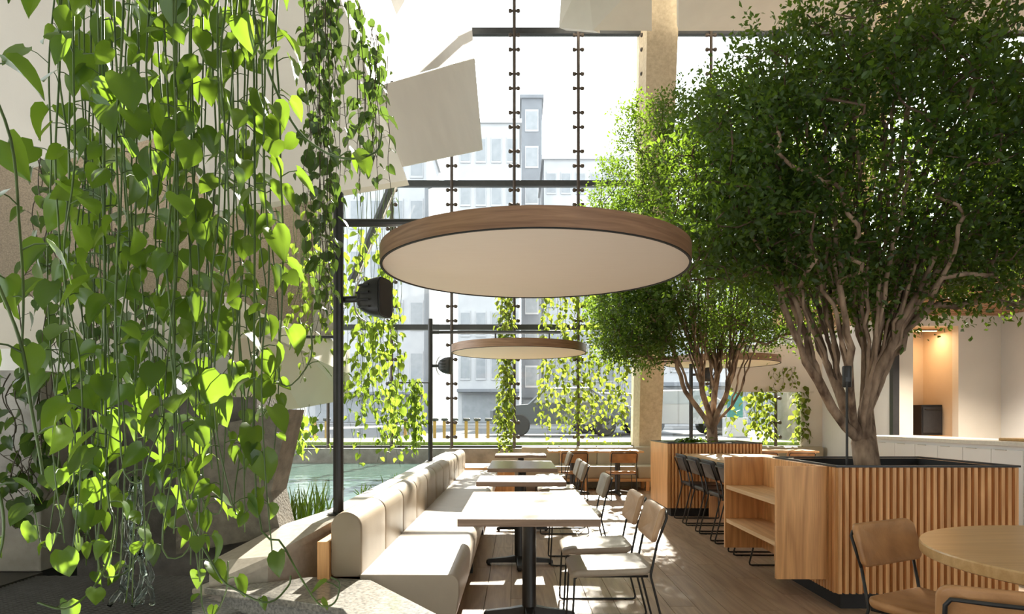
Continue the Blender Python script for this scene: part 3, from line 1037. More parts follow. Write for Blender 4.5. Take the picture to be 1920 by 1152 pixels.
def speaker(x, y, z, label, yaw=0):
    s = empty('wall_speaker', (x, y, z - .13), yaw)
    tag(s, label, 'speaker', 'black dome speakers on the lamp posts')
    # domed cabinet, flat grille toward +x
    rings = []
    for t in (0.0, .06, .2, .4, .6, .8, .93, 1.0):
        k = math.sqrt(max(0, 1 - (1 - t) ** 2)) * .94 + .06
        rr = []
        for a in range(20):
            an = 2 * math.pi * a / 20
            ex = .5
            c, sn = math.cos(an), math.sin(an)
            sy = math.copysign(abs(c) ** ex, c) * .105 * k
            sz = math.copysign(abs(sn) ** ex, sn) * .13 * k
            rr.append((-.10 + .19 * t, sy, .13 + sz))
        rings.append(rr)
    auto_smooth(MB().loft(rings).build('cabinet', M['black_metal'], s), 50)
    auto_smooth(MB().slab(.20, .25, .012, .05, .004, lambda u, v, w: (.096 + w, u, .13 + v)).build('grille', M['black_matte'], s), 40)
    for zz in (-.07, -.023, .023, .07):
        ln = .062 * math.cos(zz * 9)
        MB().tube([(-.075 + abs(zz) * .35, -.088 * math.cos(zz * 6) - .004, .13 + zz), (-.03, -.104, .13 + zz), (.03, -.110, .13 + zz)], .007, 6).build('rib', M['black_metal'], s)
    MB().tube([(-.20, 0, .13), (-.095, 0, .13)], .022, 10).build('bracket', M['black_metal'], s)
    hp = [(-.13 + .10 * (1 - math.cos(math.radians(a))), .0, .13 + .15 * math.sin(math.radians(a))) for a in range(-80, 81, 16)]
    MB().tube(hp, .006, 6).build('yoke', M['mesh_metal'], s)
    return s
speaker(-.945, 4.40, 2.10, 'black dome speaker on the nearest lamp post', math.radians(-14))
speaker(-1.065, 9.98, 2.10, 'black dome speaker on the farther lamp post', math.radians(-8))
speaker(3.335, 11.98, 2.10, 'black dome speaker on the post behind the far tree', 0)

# ------------------------------------------------------------------ window bench
wb = empty('window_bench', (2.9, 12.5, 0))
tag(wb, 'olive upholstered bench on an oak frame along the foot of the window', 'bench')
def wseg(x0, x1):
    prof = [(12.74, .45), (12.92, .45), (12.92, .74), (12.90, .775), (12.86, .785), (12.78, .785), (12.745, .77), (12.735, .73)]
    rings = []
    for xx, s in ((x0, .93), (x0 + .015, 1), (x1 - .015, 1), (x1, .93)):
        rings.append([(xx - 2.9, 12.83 + (py - 12.83) * s - 12.5, .62 + (pz - .62) * s) for py, pz in prof])
    auto_smooth(MB().loft(rings).build('back_cushion', M['back_upholstery'], wb), 40)
xx = .10
while xx < 5.8:
    wseg(xx + .003, xx + .713)
    xx += .716
for xa, xb in ((.10, 2.2), (2.206, 4.1), (4.106, 5.82)):
    auto_smooth(MB().slab(xb - xa - .006, .56, .22, .03, .02, lambda u, v, w, c=(xa + xb) / 2: (u + c - 2.9, v + 12.46 - 12.5, w + .34)).build('seat_cushion', M['back_upholstery'], wb), 50)
MB().box(-2.85, 2.95, -.31, .25, .17, .228).build('oak_rail', M['oak_x'], wb, bevel=.003)
for k in range(6):
    x_ = -2.80 + k * 1.13
    MB().box(x_, x_ + .06, -.30, -.24, 0, .17).build('leg', M['oak_z'], wb)
    MB().box(x_, x_ + .06, .18, .24, 0, .17).build('leg', M['oak_z'], wb)
# low oak plinth seat at the corner of the two benches
cb = empty('corner_bench', (-.55, 11.8, 0))
tag(cb, 'low oak plinth seat in the corner where banquette and window meet', 'bench')
MB().box(-.55, .55, -.50, .55, .44, .49).build('seat_board', M['oak_x'], cb, bevel=.004)
MB().box(-.52, .52, -.46, .52, 0, .44).build('plinth', M['oak_z'], cb)

# ------------------------------------------------------------------ kitchen on the right
KD = 10.6
def KX(px, D=KD): return (px - 968) / FPX * D
wr = MB()
wr.box(5.5, 9.0, 12.97, 13.04, .735, 2.95)
wr.box(KX(1682), KX(1712), KD, KD + .15, 0, 2.95)
wr.box(KX(1712), KX(1797), KD, KD + .15, 2.78, 2.95)
wr.box(KX(1797), KX(1877), KD, KD + .15, 0, 2.95)
wr = wr.build('wall_right', M['kitchen_wall']); tag(wr, kind='structure')
MB().box(KX(1682) - .10, KX(1682), KD, 12.97, 0, 2.95).build('wall_return', M['cool_wall'], wr)
MB().box(KX(1669), KX(1681), KD - .08, KD + .02, 0, 2.95).build('steel_post', M['black_metal'], wr)
MB().box(KX(1877), KX(1877) + .15, 6.5, KD + .15, 0, 2.95).build('wall_side', M['cool_wall'], wr)
# niche behind the opening
nb = MB()
nb.box(KX(1690), KX(1860), KD + .95, KD + 1.05, 0, 2.8)
nb.box(KX(1712) - .12, KX(1712) - .02, KD + .15, KD + 1.0, 0, 2.8)
nb.box(KX(1797) + .02, KX(1797) + .12, KD + .15, KD + 1.0, 0, 2.8)
nb.box(KX(1690), KX(1860), KD + .15, KD + 1.05, 2.8, 2.9)
nb = nb.build('wall_niche_back', M['niche_wall']); tag(nb, kind='structure')
MB().box(KX(1712), KX(1797), KD + .15, KD + .9, 1.0, 1.04).build('niche_shelf', M['oak_x'], nb)
ov = empty('black_oven', (KX(1797) - .17, KD + .60, 1.042))
tag(ov, 'black boxy oven standing in the warm lit kitchen niche', 'oven')
MB().box(-.17, .17, -.20, .2, 0, .50).build('body', M['black_matte'], ov, bevel=.008)
MB().box(-.15, .15, -.212, -.20, .04, .46).build('door', M['black_leather'], ov)
MB().tube([(-.12, -.23, .42), (.12, -.23, .42)], .008, 6).build('handle', M['black_metal'], ov)
st = empty('light_strip', (KX(1755), KD + .45, 2.76)); tag(st, 'warm light strip under the top of the kitchen niche', 'lamp')
MB().box(-.3, .3, -.02, .02, 0, .02).build('housing', M['black_metal'], st)
MB().box(-.29, .29, -.015, .015, -.012, 0).build('diffuser', M['warm'], st)
nl = bpy.data.lights.new('niche_light', 'AREA'); nl.energy = 11; nl.color = (1, .66, .36); nl.size = .5; nl.size_y = .1; nl.shape = 'RECTANGLE'
nlo = bpy.data.objects.new('niche_light', nl); COL.objects.link(nlo); nlo.parent = st; nlo.location = (0, 0, -.03)
# wooden soffit
sf = MB().box(4.5, 9.6, 6.0, 11.8, 2.96, 3.3).build('trim_4', M['soffit']); tag(sf, kind='structure')
k = 0
yy = 6.05
while yy < 10.5:
    MB().box(4.5, KX(1877) + .1, yy, yy + .055, 2.925, 2.958).build('soffit_slat', M['soffit'], sf)
    yy += .11
for k_, (sx_, sy_) in enumerate(((6.55, 8.9), (5.75, 9.5), (6.9, 7.9))):
    sp_ = empty('ceiling_spotlight', (sx_, sy_, 2.76))
    tag(sp_, ['small black spotlight under the wooden kitchen soffit, in front of the wall corner', 'small black spotlight under the kitchen soffit beside the steel post', 'small black spotlight under the kitchen soffit near the right edge'][k_], 'spotlight')
    auto_smooth(MB().lathe([(.05, 0), (.052, .01), (.052, .12), (.04, .13)], 16).build('lamp_head', M['black_metal'], sp_))
    MB().tube([(0, 0, .12), (0, 0, .165)], .012, 8).build('stem', M['black_metal'], sp_)
    ll = bpy.data.lights.new('spot_light', 'SPOT'); ll.energy = 420; ll.color = (1, .86, .70); ll.spot_size = math.radians(125); ll.spot_blend = .8; ll.shadow_soft_size = .05
    lo_ = bpy.data.objects.new('spot_light', ll); COL.objects.link(lo_); lo_.parent = sp_; lo_.location = (0, 0, -.02)
# counter with cabinet doors
kx = 5.0
kc = empty('kitchen_counter', (kx + .35, 7.8, 0)); tag(kc, 'white kitchen counter with a stone top behind the large planter', 'counter')
MB().box(-.37, .36, -2.6, 1.85, 1.035, 1.075).build('worktop', M['counter_stone'], kc, bevel=.003)
MB().box(-.33, .35, -2.58, 1.83, .10, 1.034).build('carcass', M['white_lacquer'], kc)
MB().box(-.28, .33, -2.55, 1.80, 0, .099).build('plinth', M['black_matte'], kc)
dm = MB().box(-.02, 0, -.222, .222, -.44, .44).mesh('cabinet_door', M['white_lacquer'], bevel=.002)
hm = MB().box(-.006, .002, -.08, .08, -.004, .004).mesh('door_pull', M['mesh_metal'])
for k in range(9):
    d = link_mesh('cabinet_door', dm, kc, (-.332, -2.3 + k * .45, .555))
    link_mesh('door_pull', hm, d, (-.022, .08, .435))
bd = empty('serving_board', (5.35, 6.95, 1.076), .1); tag(bd, 'wooden serving board lying on the white kitchen counter', 'board')
auto_smooth(MB().slab(.28, .62, .03, .04, .006, lambda u, v, w: (u, v, w + .016)).build('board', M['bread'], bd), 40)
MB().box(-.03, .03, -.36, -.31, .004, .028).build('handle', M['black_matte'], bd)

# ------------------------------------------------------------------ outside
gd = MB().box(-60, 70, 13.46, 16.2, .3, .845).build('lawn', M['lawn']); tag(gd, 'bright strip of lawn just outside the window', 'lawn', kind='structure')
rd = MB().box(-60, 80, 16.2, 34, .2, .80).build('road', M['asphalt']); tag(rd, 'grey street outside the window', 'road', kind='structure')
pv = MB().box(-60, 90, 34, 120, .2, .82).build('pavement', M['paving']); tag(pv, 'pale pavement across the street', 'pavement', kind='structure')
for k, px in enumerate((590, 612, 740, 760, 815, 833, 852, 874, 894, 915)):
    D = 16.9
    b = empty('dock_post', ((px - 968) / FPX * D, D, .80))
    tag(b, 'yellow street post with a dark top on the kerb outside, ' + nth(k) + ' from the left', 'post', 'yellow posts along the kerb')
    MB().box(-.038, .038, -.04, .04, 0, .46).build('post', M['yellow'], b, bevel=.01)
    MB().box(-.075, .095, -.06, .06, .46, .53).build('dock_head', M['frame'], b, bevel=.02)


def building(x0, x1, D, ztop, mat, label, rows, cols, z0=1.0, depth=10, roof=None):
    a, c = (x0 - 968) / FPX * D, (x1 - 968) / FPX * D
    b = empty('building', ((a + c) / 2, D, .82))
    tag(b, label, 'building', 'hazy buildings across the street')
    h = EYE + (786 - ztop) / FPX * D - .82
    w = (c - a) / 2
    MB().box(-w, w, 0, depth, 0, h).build('wall', M[mat], b)
    MB().box(-w - .2, w + .2, -.2, depth, h, h + .35).build('parapet', M[mat], b)
    for r in range(rows):
        for q_ in range(cols):
            cw = 2 * w / cols
            ch = (h - 3.4) / rows
            wx = -w + cw * (q_ + .5)
            wz = 3.0 + ch * (r + .5)
            wn = MB().box(wx - cw * .33, wx + cw * .33, -.08, .05, wz - ch * .3, wz + ch * .3).build('window', M['facade'], b)
            MB().box(wx - cw * .29, wx + cw * .29, -.1, -.075, wz - ch * .25, wz + ch * .25).build('pane', M['far_glass'], wn)
    # shopfront
    MB().box(-w * .85, w * .85, -.1, .05, .2, 2.5).build('shopfront', M['far_glass'], b)
    MB().box(-w, w, -1.0, 0, 2.7, 2.95).build('awning', M['facade_dark'], b)
    return b
building(575, 800, 62, 250, 'facade', 'broad pale building left of the lamp posts outside', 5, 6)
building(858, 974, 56, 232, 'facade', 'white building block outside, left of the slim tower', 6, 4)
building(978, 1016, 70, 185, 'facade_dark', 'slim grey tower outside between two window rods', 8, 1)
building(1020, 1184, 58, 300, 'facade', 'pale building outside, right of the slim tower', 6, 6)
building(1196, 1560, 46, 520, 'facade', 'low pale building outside behind the two trees', 2, 7)
building(-200, 555, 70, 330, 'facade', 'long pale building far left beyond the pool', 4, 10)


def car(px, D, label, mat, L=4.2, flip=1):
    c = empty('parked_car', ((px - 968) / FPX * D, D, .80)); tag(c, label, 'car', 'cars in the street')
    prof = [(-L / 2, .35), (-L / 2, .75), (-L / 2 + .25, .88), (-L * .24, .95), (-L * .12, 1.42), (L * .2, 1.45), (L * .36, .98), (L / 2 - .1, .9), (L / 2, .7), (L / 2, .35)]
    rings = []
    for y_, s in ((-.86, .96), (-.80, 1), (.80, 1), (.86, .96)):
        rings.append([(p[0] * flip * s, y_, .6 + (p[1] - .6) * s) for p in prof])
    auto_smooth(MB().loft(rings).build('body', M[mat], c), 30)
    MB().prism([(-L * .20 * flip, -.872, .98), (-L * .11 * flip, -.872, 1.36), (L * .18 * flip, -.872, 1.38), (L * .30 * flip, -.872, 1.0)], (0, .01, 0)).build('side_window', M['far_glass'], c)
    for xx in (-L * .3, L * .3):
        for y_ in (-.80, .72):
            w = MB().lathe([(.12, -.09), (.30, -.09), (.33, -.06), (.33, .06), (.30, .09), (.12, .09)], 20, (xx, y_, .33), axis='y').build('wheel', M['tyre'], c)
    return c
car(1050, 20.5, 'dark grey car parked outside behind the window vines', 'car_grey')
car(1155, 24.5, 'second grey car outside, near the tan stone column', 'car_grey', flip=-1)
car(1262, 22.0, 'white car outside between the tan column and the far tree', 'car_white')
ks = empty('street_kiosk', ((1378 - 968) / FPX * 19, 19, .80)); tag(ks, 'narrow teal street sign on a pale base outside the right window', 'sign')
MB().box(-.18, .18, -.15, .15, .55, 1.7).build('sign_panel', M['teal'], ks, bevel=.02)
MB().box(-.30, .30, -.2, .2, 0, .55).build('base', M['facade'], ks, bevel=.02)
tk = empty('street_tree', ((1478 - 968) / FPX * 15.2, 15.2, .84)); tag(tk, 'grey street tree trunk outside the right window bay', 'tree')
pts = [(.05, 0, 0), (0, .02, .6), (-.02, .0, 1.4), (.05, 0, 2.4), (.1, 0, 4.0)]
auto_smooth(MB().tube(pts, [.34, .27, .25, .24, .20], 14).build('trunk', M['trunk_grey'], tk), 60)
MB().tube([(.05, 0, 2.3), (.6, .2, 3.3), (.9, .3, 4.6)], [.13, .1, .07], 8).build('limb', M['trunk_grey'], tk, smooth=True)
lpo = empty('street_light', ((800 - 968) / FPX * 30, 30, .80)); tag(lpo, 'tall pale street light pole outside beyond the second lamp post', 'street light')
MB().tube([(0, 0, 0), (0, 0, 11.0)], [.14, .09], 10).build('pole', M['facade_dark'], lpo)
MB().tube([(0, 0, 10.8), (.9, 0, 11.1)], .05, 8).build('arm', M['facade_dark'], lpo)
MB().box(.8, 1.3, -.1, .1, 11.05, 11.15).build('lamp_head', M['facade_dark'], lpo)


# ------------------------------------------------------------------ leaves
def pothos_leaf(name, mat, seed, wide=1.0, fold=.22, droop=.28):
    r = random.Random(seed)
    ts = [0, .1, .28, .48, .68, .86, 1.0]
    ws = [.20, .37, .435, .40, .29, .14, .0]
    back = [-.10, -.06, -.02, 0, 0, 0, 0]
    verts, faces = [], []
    tw = r.uniform(-.12, .12)
    for t, w, bk in zip(ts, ws, back):
        w *= wide
        for u in (-1, -.5, 0, .5, 1):
            x = u * w
            y = t + bk * abs(u) * 1.2
            z = fold * abs(u) * w * (1.25 - .5 * t) - droop * t * t + tw * x * t - .05 * (u * u) * w
            z += .02 * math.sin(7 * t + 3 * u + seed)
            verts.append((x, y, z))
    for i in range(len(ts) - 1):
        for k in range(4):
            a = i * 5 + k
            faces.append((a, a + 1, a + 6, a + 5))
    me = bpy.data.meshes.new(name)
    me.from_pydata(verts, [], faces)
    me.materials.append(M[mat])
    for p in me.polygons:
        p.use_smooth = True
    return me


LEAF = {m: [pothos_leaf('leaf', m, 11 * i + 3, wide=wd, fold=fd, droop=dr) for i, (wd, fd, dr) in enumerate(((1.0, .25, .25), (.85, .45, .40), (1.1, .12, .15), (.9, .7, .3)))] for m in ('pothos', 'pothos_dark', 'ivy')}


def leaf_matrix(pos, direc, normal, size):
    y = direc.normalized()
    z = (normal - y * normal.dot(y))
    z = z.normalized() if z.length > 1e-5 else y.orthogonal().normalized()
    x = y.cross(z)
    m = Matrix(((x.x, y.x, z.x, pos.x), (x.y, y.y, z.y, pos.y), (x.z, y.z, z.z, pos.z), (0, 0, 0, 1)))
    return m @ Matrix.Scale(size, 4)


def smooth_path(pts, n):
    pts = [Vector(p) for p in pts]
    out = []
    m = len(pts)
    for i in range(n + 1):
        t = i / n * (m - 1)
        k = min(int(t), m - 2)
        f = t - k
        p0, p1, p2, p3 = pts[max(k - 1, 0)], pts[k], pts[k + 1], pts[min(k + 2, m - 1)]
        out.append(.5 * ((2 * p1) + (p2 - p0) * f + (2 * p0 - 5 * p1 + 4 * p2 - p3) * f * f + (3 * p1 - p0 - 3 * p2 + p3) * f ** 3))
    return out


SUNH = Vector((SUN_DIR.x, SUN_DIR.y, 0)).normalized()


def vine(path, size, spacing, leafkind, stem, label, cat, group, rad=.004, start=0.0, name='hanging_vine', seed=0, var=.3, stuff=False, n=28, droop=.8, petiole=.55, end=1.0):
    r = random.Random(seed)
    pts = smooth_path(path, n)
    root = empty(name, pts[0])
    tag(root, label, cat, group)
    o0 = pts[0]
    mb = MB()
    mb.tube([p - o0 for p in pts], [rad * (1 - .4 * i / n) for i in range(n + 1)], 5)
    # cumulative length
    acc = [0.0]
    for i in range(n):
        acc.append(acc[-1] + (pts[i + 1] - pts[i]).length)
    L = acc[-1]
    s = start + r.random() * spacing
    side = r.random() * 6.28
    allv, allf = [], []
    while s < L * end:
        k = max(i for i in range(n + 1) if acc[i] <= s)
        k = min(k, n - 1)
        f = (s - acc[k]) / max(acc[k + 1] - acc[k], 1e-6)
        p = pts[k].lerp(pts[k + 1], f) - o0
        side += math.pi * .8 + r.uniform(-.7, .7)
        out = Vector((math.cos(side), math.sin(side), 0))
        sz = size * r.uniform(1 - var, 1 + var)
        if s > L * .9: sz *= .75
        pl = petiole * sz * r.uniform(.7, 1.3)
        tip = p + out * pl + Vector((0, 0, pl * r.uniform(-.1, .6)))
        mid = p.lerp(tip, .5) + Vector((0, 0, .12 * pl))
        mb.tube([p, mid, tip], [rad * .55, rad * .45, rad * .4], 4, caps=False)
        d = out * r.uniform(.25, .8) + Vector((0, 0, -droop * r.uniform(.4, 1.2))) + Vector((r.uniform(-.4, .4), r.uniform(-.4, .4), 0))
        nrm = out * r.uniform(.4, 1.0) + Vector((0, 0, r.uniform(.1, .9))) + Vector((r.uniform(-.5, .5), r.uniform(-.5, .5), 0))
        if stuff:
            m4 = leaf_matrix(tip, d, nrm, sz)
            b = len(allv)
            for c in ((0, 0, 0), (-.42, .30, .08), (-.30, .65, 0), (0, 1, -.15), (.30, .65, 0), (.42, .30, .08)):
                allv.append(tuple(m4 @ Vector(c)))
            allf += [(b, b + 1, b + 2, b + 3), (b, b + 3, b + 4, b + 5)]
        else:
            lo = link_mesh('leaf', r.choice(LEAF[leafkind]), root)
            lo.matrix_local = leaf_matrix(tip, d, nrm, sz)
        s += spacing * r.uniform(.6, 1.4)
    so = mb.build('stem', M[stem], root, smooth=True)
    if stuff:
        me = bpy.data.meshes.new('foliage'); me.from_pydata(allv, [], allf); me.materials.append(M['ivy_stuff'])
        fo_ = link_mesh('foliage', me, root); tag(fo_, kind='stuff')
    return root


def hang(px, D, ytop, ybot, r, sway=.05, hook=0, Dv=0.0):
    top, bot = P(px, ytop, D), P(px, ybot, D)
    L = top.z - bot.z
    k = 6
    pts = []
    for i in range(k + 1):
        t = i / k
        pts.append(Vector((top.x + r.uniform(-sway, sway) * (.3 + t), D + r.uniform(-sway, sway) * .6 + Dv * t, top.z - L * t)))
    if hook:
        e = pts[-1]
        pts.append(e + Vector((hook * .5, r.uniform(-.05, .05), -.05)))
        pts.append(e + Vector((hook * 1.0, r.uniform(-.05, .05), .06)))
        pts.append(e + Vector((hook * 1.1, r.uniform(-.05, .05), .18)))
    return pts


rv = random.Random(21)
# trough above the picture from which the curtain hangs
tr_ = empty('hanging_trough', (-1.62, 2.87, 4.02))
tag(tr_, 'long planting trough overhead from which the foreground pothos curtain hangs', 'planter')
MB().box(-.85, .85, -.5, .5, 0, .03).box(-.85, .85, -.5, -.47, .03, .35).box(-.85, .85, .47, .5, .03, .35).box(-.85, -.82, -.47, .47, .03, .35).box(.82, .85, -.47, .47, .03, .35).build('tray', M['white_panel'], tr_)
MB().box(-.81, .81, -.46, .46, .04, .30).build('soil', M['soil'], tr_)
# foreground curtain
fg = []
for i in range(44):
    px = 95 + 425 * (i + rv.random()) / 44
    fg.append(px)
nsh, nsu = 0, 0
for i, px in enumerate(fg):
    D = rv.uniform(2.45, 3.3)
    yb = rv.choice((1130, 1060, 1000, 940, 880, 1090, 1020)) - (0 if px < 400 else 60)
    if px > 470: yb = rv.choice((1060, 900, 760, 700))
    hook = rv.choice((0, 0, .12, -.12, .2)) if i % 2 else 0
    sunlit = px > 330
    if sunlit:
        lab = 'green pothos vine, ' + nth(nsu) + ' from the left in the sunlit part of the foreground curtain'; nsu += 1
    else:
        lab = 'green pothos vine, ' + nth(nsh) + ' from the left in the shaded part of the foreground curtain'; nsh += 1
    path = hang(px, D, -60, yb, rv, .035, hook)
    path = [Vector((path[0].x, D, 4.06)), Vector((path[0].x, D, 3.7))] + path
    vine(path, .098 if sunlit else .108, .175, 'pothos', 'stem_green', lab, 'vine',
         'sunlit pothos vines of the foreground curtain' if sunlit else 'shaded pothos vines of the foreground curtain', rad=.0048, seed=100 + i, var=.35, start=.35, n=34)
# single, recognisable strands
vine([P(465, -400, 2.7), P(470, -60, 2.7), P(490, 90, 2.65), P(545, 225, 2.6), P(600, 280, 2.55), P(655, 298, 2.55), P(705, 285, 2.55), P(716, 250, 2.55)], .09, .17, 'pothos', 'stem_green',
     'sunlit pothos runner arching to the right away from the foreground curtain', 'vine', None, rad=.006, seed=7, start=.3)
vine([P(335, -420, 2.6), P(330, 300, 2.55), P(330, 860, 2.5), P(400, 1060, 2.3), P(450, 1110, 2.25), P(505, 1130, 2.25), P(540, 1100, 2.3), P(545, 1080, 2.3)], .08, .3, 'pothos', 'stem_green',
     'pothos runner drooping in front of the granite slab edge', 'vine', None, rad=.005, seed=8, start=.25)
vine([P(470, -420, 2.8), P(478, 300, 2.75), P(480, 930, 2.7), P(530, 1020, 2.6), P(565, 1085, 2.5), P(600, 1135, 2.45), P(628, 1130, 2.45), P(637, 1095, 2.45), P(620, 1083, 2.45)], .085, .22, 'pothos', 'stem_green',
     'pothos runner curling over the granite slab with one heart shaped leaf', 'vine', None, rad=.005, seed=9, start=.3)
vine([P(-120, -900, 2.45), P(-60, -200, 2.0), P(-40, 80, 1.9), P(20, 260, 1.85), P(36, 420, 1.85), P(44, 560, 1.8), P(38, 700, 1.8)], .10, .17, 'pothos', 'stem_green',
     'pothos vine closest to the camera at the left picture edge, upper one', 'vine', None, rad=.005, seed=15, start=.15)
vine([P(-150, -900, 2.45), P(-140, -100, 1.9), P(-70, 400, 1.75), P(-10, 520, 1.75), P(38, 640, 1.75), P(58, 760, 1.75), P(74, 850, 1.75), P(80, 890, 1.75)], .105, .16, 'pothos', 'stem_green',
     'pothos vine closest to the camera at the left picture edge, lower one', 'vine', None, rad=.006, seed=16, start=.1)
vine([P(-190, -900, 2.45), P(-190, 100, 1.95), P(-100, 700, 1.9), P(-40, 820, 1.9), P(0, 930, 1.9), P(6, 1010, 1.9), P(-15, 1080, 1.9)], .09, .17, 'pothos', 'stem_green',
     'pale pothos tip at the left picture edge below the other vines', 'vine', None, rad=.006, seed=17)
vine([P(190, -420, 2.7), P(195, 300, 2.65), P(200, 880, 2.6), P(215, 980, 2.5), P(190, 1080, 2.4), P(130, 1140, 2.3), P(70, 1130, 2.25)], .10, .16, 'pothos', 'stem_green',
     'pothos runner trailing over the metal grate in the lower left corner', 'vine', None, rad=.006, seed=18, start=.2)
# dark creepers on the left wall
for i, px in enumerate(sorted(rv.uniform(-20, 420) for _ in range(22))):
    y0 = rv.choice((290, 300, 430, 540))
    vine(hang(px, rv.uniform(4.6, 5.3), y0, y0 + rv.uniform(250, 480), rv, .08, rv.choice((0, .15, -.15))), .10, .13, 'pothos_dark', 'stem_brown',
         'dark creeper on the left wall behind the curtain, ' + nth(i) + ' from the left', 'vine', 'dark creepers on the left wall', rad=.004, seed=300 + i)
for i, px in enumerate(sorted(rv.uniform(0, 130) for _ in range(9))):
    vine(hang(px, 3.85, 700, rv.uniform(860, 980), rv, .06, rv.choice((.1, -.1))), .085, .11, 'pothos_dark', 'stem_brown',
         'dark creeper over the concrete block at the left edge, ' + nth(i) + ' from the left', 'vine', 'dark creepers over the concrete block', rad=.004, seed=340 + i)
# mid distance dark strands in front of the pale plate
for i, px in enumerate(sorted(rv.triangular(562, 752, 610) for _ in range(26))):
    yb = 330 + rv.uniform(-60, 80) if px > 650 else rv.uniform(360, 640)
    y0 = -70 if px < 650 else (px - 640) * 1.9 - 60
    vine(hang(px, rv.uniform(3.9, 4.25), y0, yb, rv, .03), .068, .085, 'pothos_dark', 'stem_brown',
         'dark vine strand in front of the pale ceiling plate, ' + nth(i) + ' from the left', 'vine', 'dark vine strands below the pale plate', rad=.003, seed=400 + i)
# yellow green strands around the first post
for i, px in enumerate(sorted(rv.uniform(548, 640) for _ in range(16))):
    vine(hang(px, rv.uniform(5.75, 6.6), 310, rv.uniform(560, 720), rv, .06), .075, .085, 'ivy', 'stem_green',
         'yellow green vine strand left of the nearest lamp post, ' + nth(i) + ' from the left', 'vine', 'yellow green strands left of the nearest post', rad=.003, start=rv.uniform(.3, .9), seed=500 + i)
for i, px in enumerate(sorted(rv.uniform(648, 745) for _ in range(22))):
    vine(hang(px, rv.uniform(7.0, 8.2), 250, rv.uniform(760, 880), rv, .07), .085, .10, 'ivy', 'stem_green',
         'sunlit vine strand right of the nearest lamp post, ' + nth(i) + ' from the left', 'vine', 'sunlit strands right of the nearest post', rad=.003, start=rv.uniform(.9, 2.2), seed=540 + i)
for i, px in enumerate(sorted(rv.uniform(738, 798) for _ in range(14))):
    vine(hang(px, rv.uniform(9.93, 10.07), rv.uniform(712, 718), rv.uniform(805, 862), rv, .05), .085, .06, 'ivy', 'stem_brown',
         'bushy vine strand just left of the second lamp post, ' + nth(i) + ' from the left', 'vine', 'bushy strands left of the second post', rad=.003, seed=580 + i)
for i, px in enumerate(sorted(rv.uniform(556, 620) for _ in range(7))):
    vine(hang(px, rv.uniform(7.3, 7.9), 757, rv.uniform(835, 870), rv, .05), .085, .055, 'ivy', 'stem_green',
         'short sunlit vine tuft above the pool, ' + nth(i) + ' from the concrete pier', 'vine', 'short vine tufts above the pool', rad=.003, start=.15, seed=600 + i)
# window curtains of ivy, leaves too small to pick apart
for i, px in enumerate(sorted(rv.uniform(940, 958) for _ in range(6))):
    vine(hang(px, 12.75, 555, rv.uniform(835, 862), rv, .04), .10, .032, 'ivy', 'stem_brown',
         'ivy strand of the dense column by the middle window rod, ' + nth(i) + ' from the left', 'vine', 'ivy of the dense window column', rad=.004, seed=640 + i, stuff=True, petiole=.7)
for i in range(20):
    px = 1010 + 170 * (i + rv.random()) / 20
    vine(hang(px, rv.uniform(12.6, 12.95), rv.uniform(430, 560), rv.uniform(790, 838), rv, .06), .105, .05, 'ivy', 'stem_brown',
         'sunlit ivy strand before the window left of the tan column, ' + nth(i) + ' from the left', 'vine', 'ivy strands of the sunlit window curtain', rad=.003, seed=660 + i, stuff=True)
for i, px in enumerate(sorted(rv.choice((rv.uniform(1395, 1460), rv.uniform(1400, 1450), rv.uniform(1495, 1512), rv.uniform(1290, 1400))) for _ in range(14))):
    vine(hang(px, rv.uniform(12.97, 13.03), 725, rv.uniform(815, 838), rv, .05), .12, .045, 'ivy', 'stem_brown',
         'green ivy strand in the right window bay, ' + nth(i) + ' from the left', 'vine', 'ivy strands of the right window bay', rad=.003, seed=700 + i, stuff=True)
# sparse trailing sprigs over the pale panel
for i, px in enumerate(sorted(rv.uniform(1445, 1515) for _ in range(5))):
    vine(hang(px, 12.85, 688, rv.uniform(705, 745), rv, .05), .09, .07, 'ivy', 'stem_brown',
         'thin ivy sprig over the pale panel in the right bay, ' + nth(i) + ' from the left', 'vine', 'ivy sprigs over the pale panel', rad=.003, seed=730 + i, stuff=True)

# reeds in the pool
for c_, (px, D) in enumerate(((548, 5.3), (575, 5.5), (600, 5.9), (742, 8.5), (690, 7.2))):
    rc = empty('reed_clump', (P(px, 900, D).x, D, .44))
    tag(rc, ['sunlit reed clump in the pool right behind the concrete pier', 'reed clump in the pool, second from the concrete pier', 'reed clump in the pool just left of the nearest lamp post', 'low reed clump in the pool near the second lamp post', 'low reed clump in the pool between the two lamp posts'][c_], 'reeds')
    for k in range(26 if c_ < 3 else 14):
        a = rv.random() * 6.28
        q0 = Vector((math.cos(a), math.sin(a), 0)) * rv.uniform(0, .16)
        h = rv.uniform(.14, .34) * (1 if c_ < 3 else .6)
        ln = Vector((rv.uniform(-.08, .08), rv.uniform(-.08, .08), 0))
        MB().tube([q0, q0 + ln * .4 + Vector((0, 0, h * .6)), q0 + ln + Vector((0, 0, h))], [.007, .006, .002], 4).build('reed', M['reed'], rc)


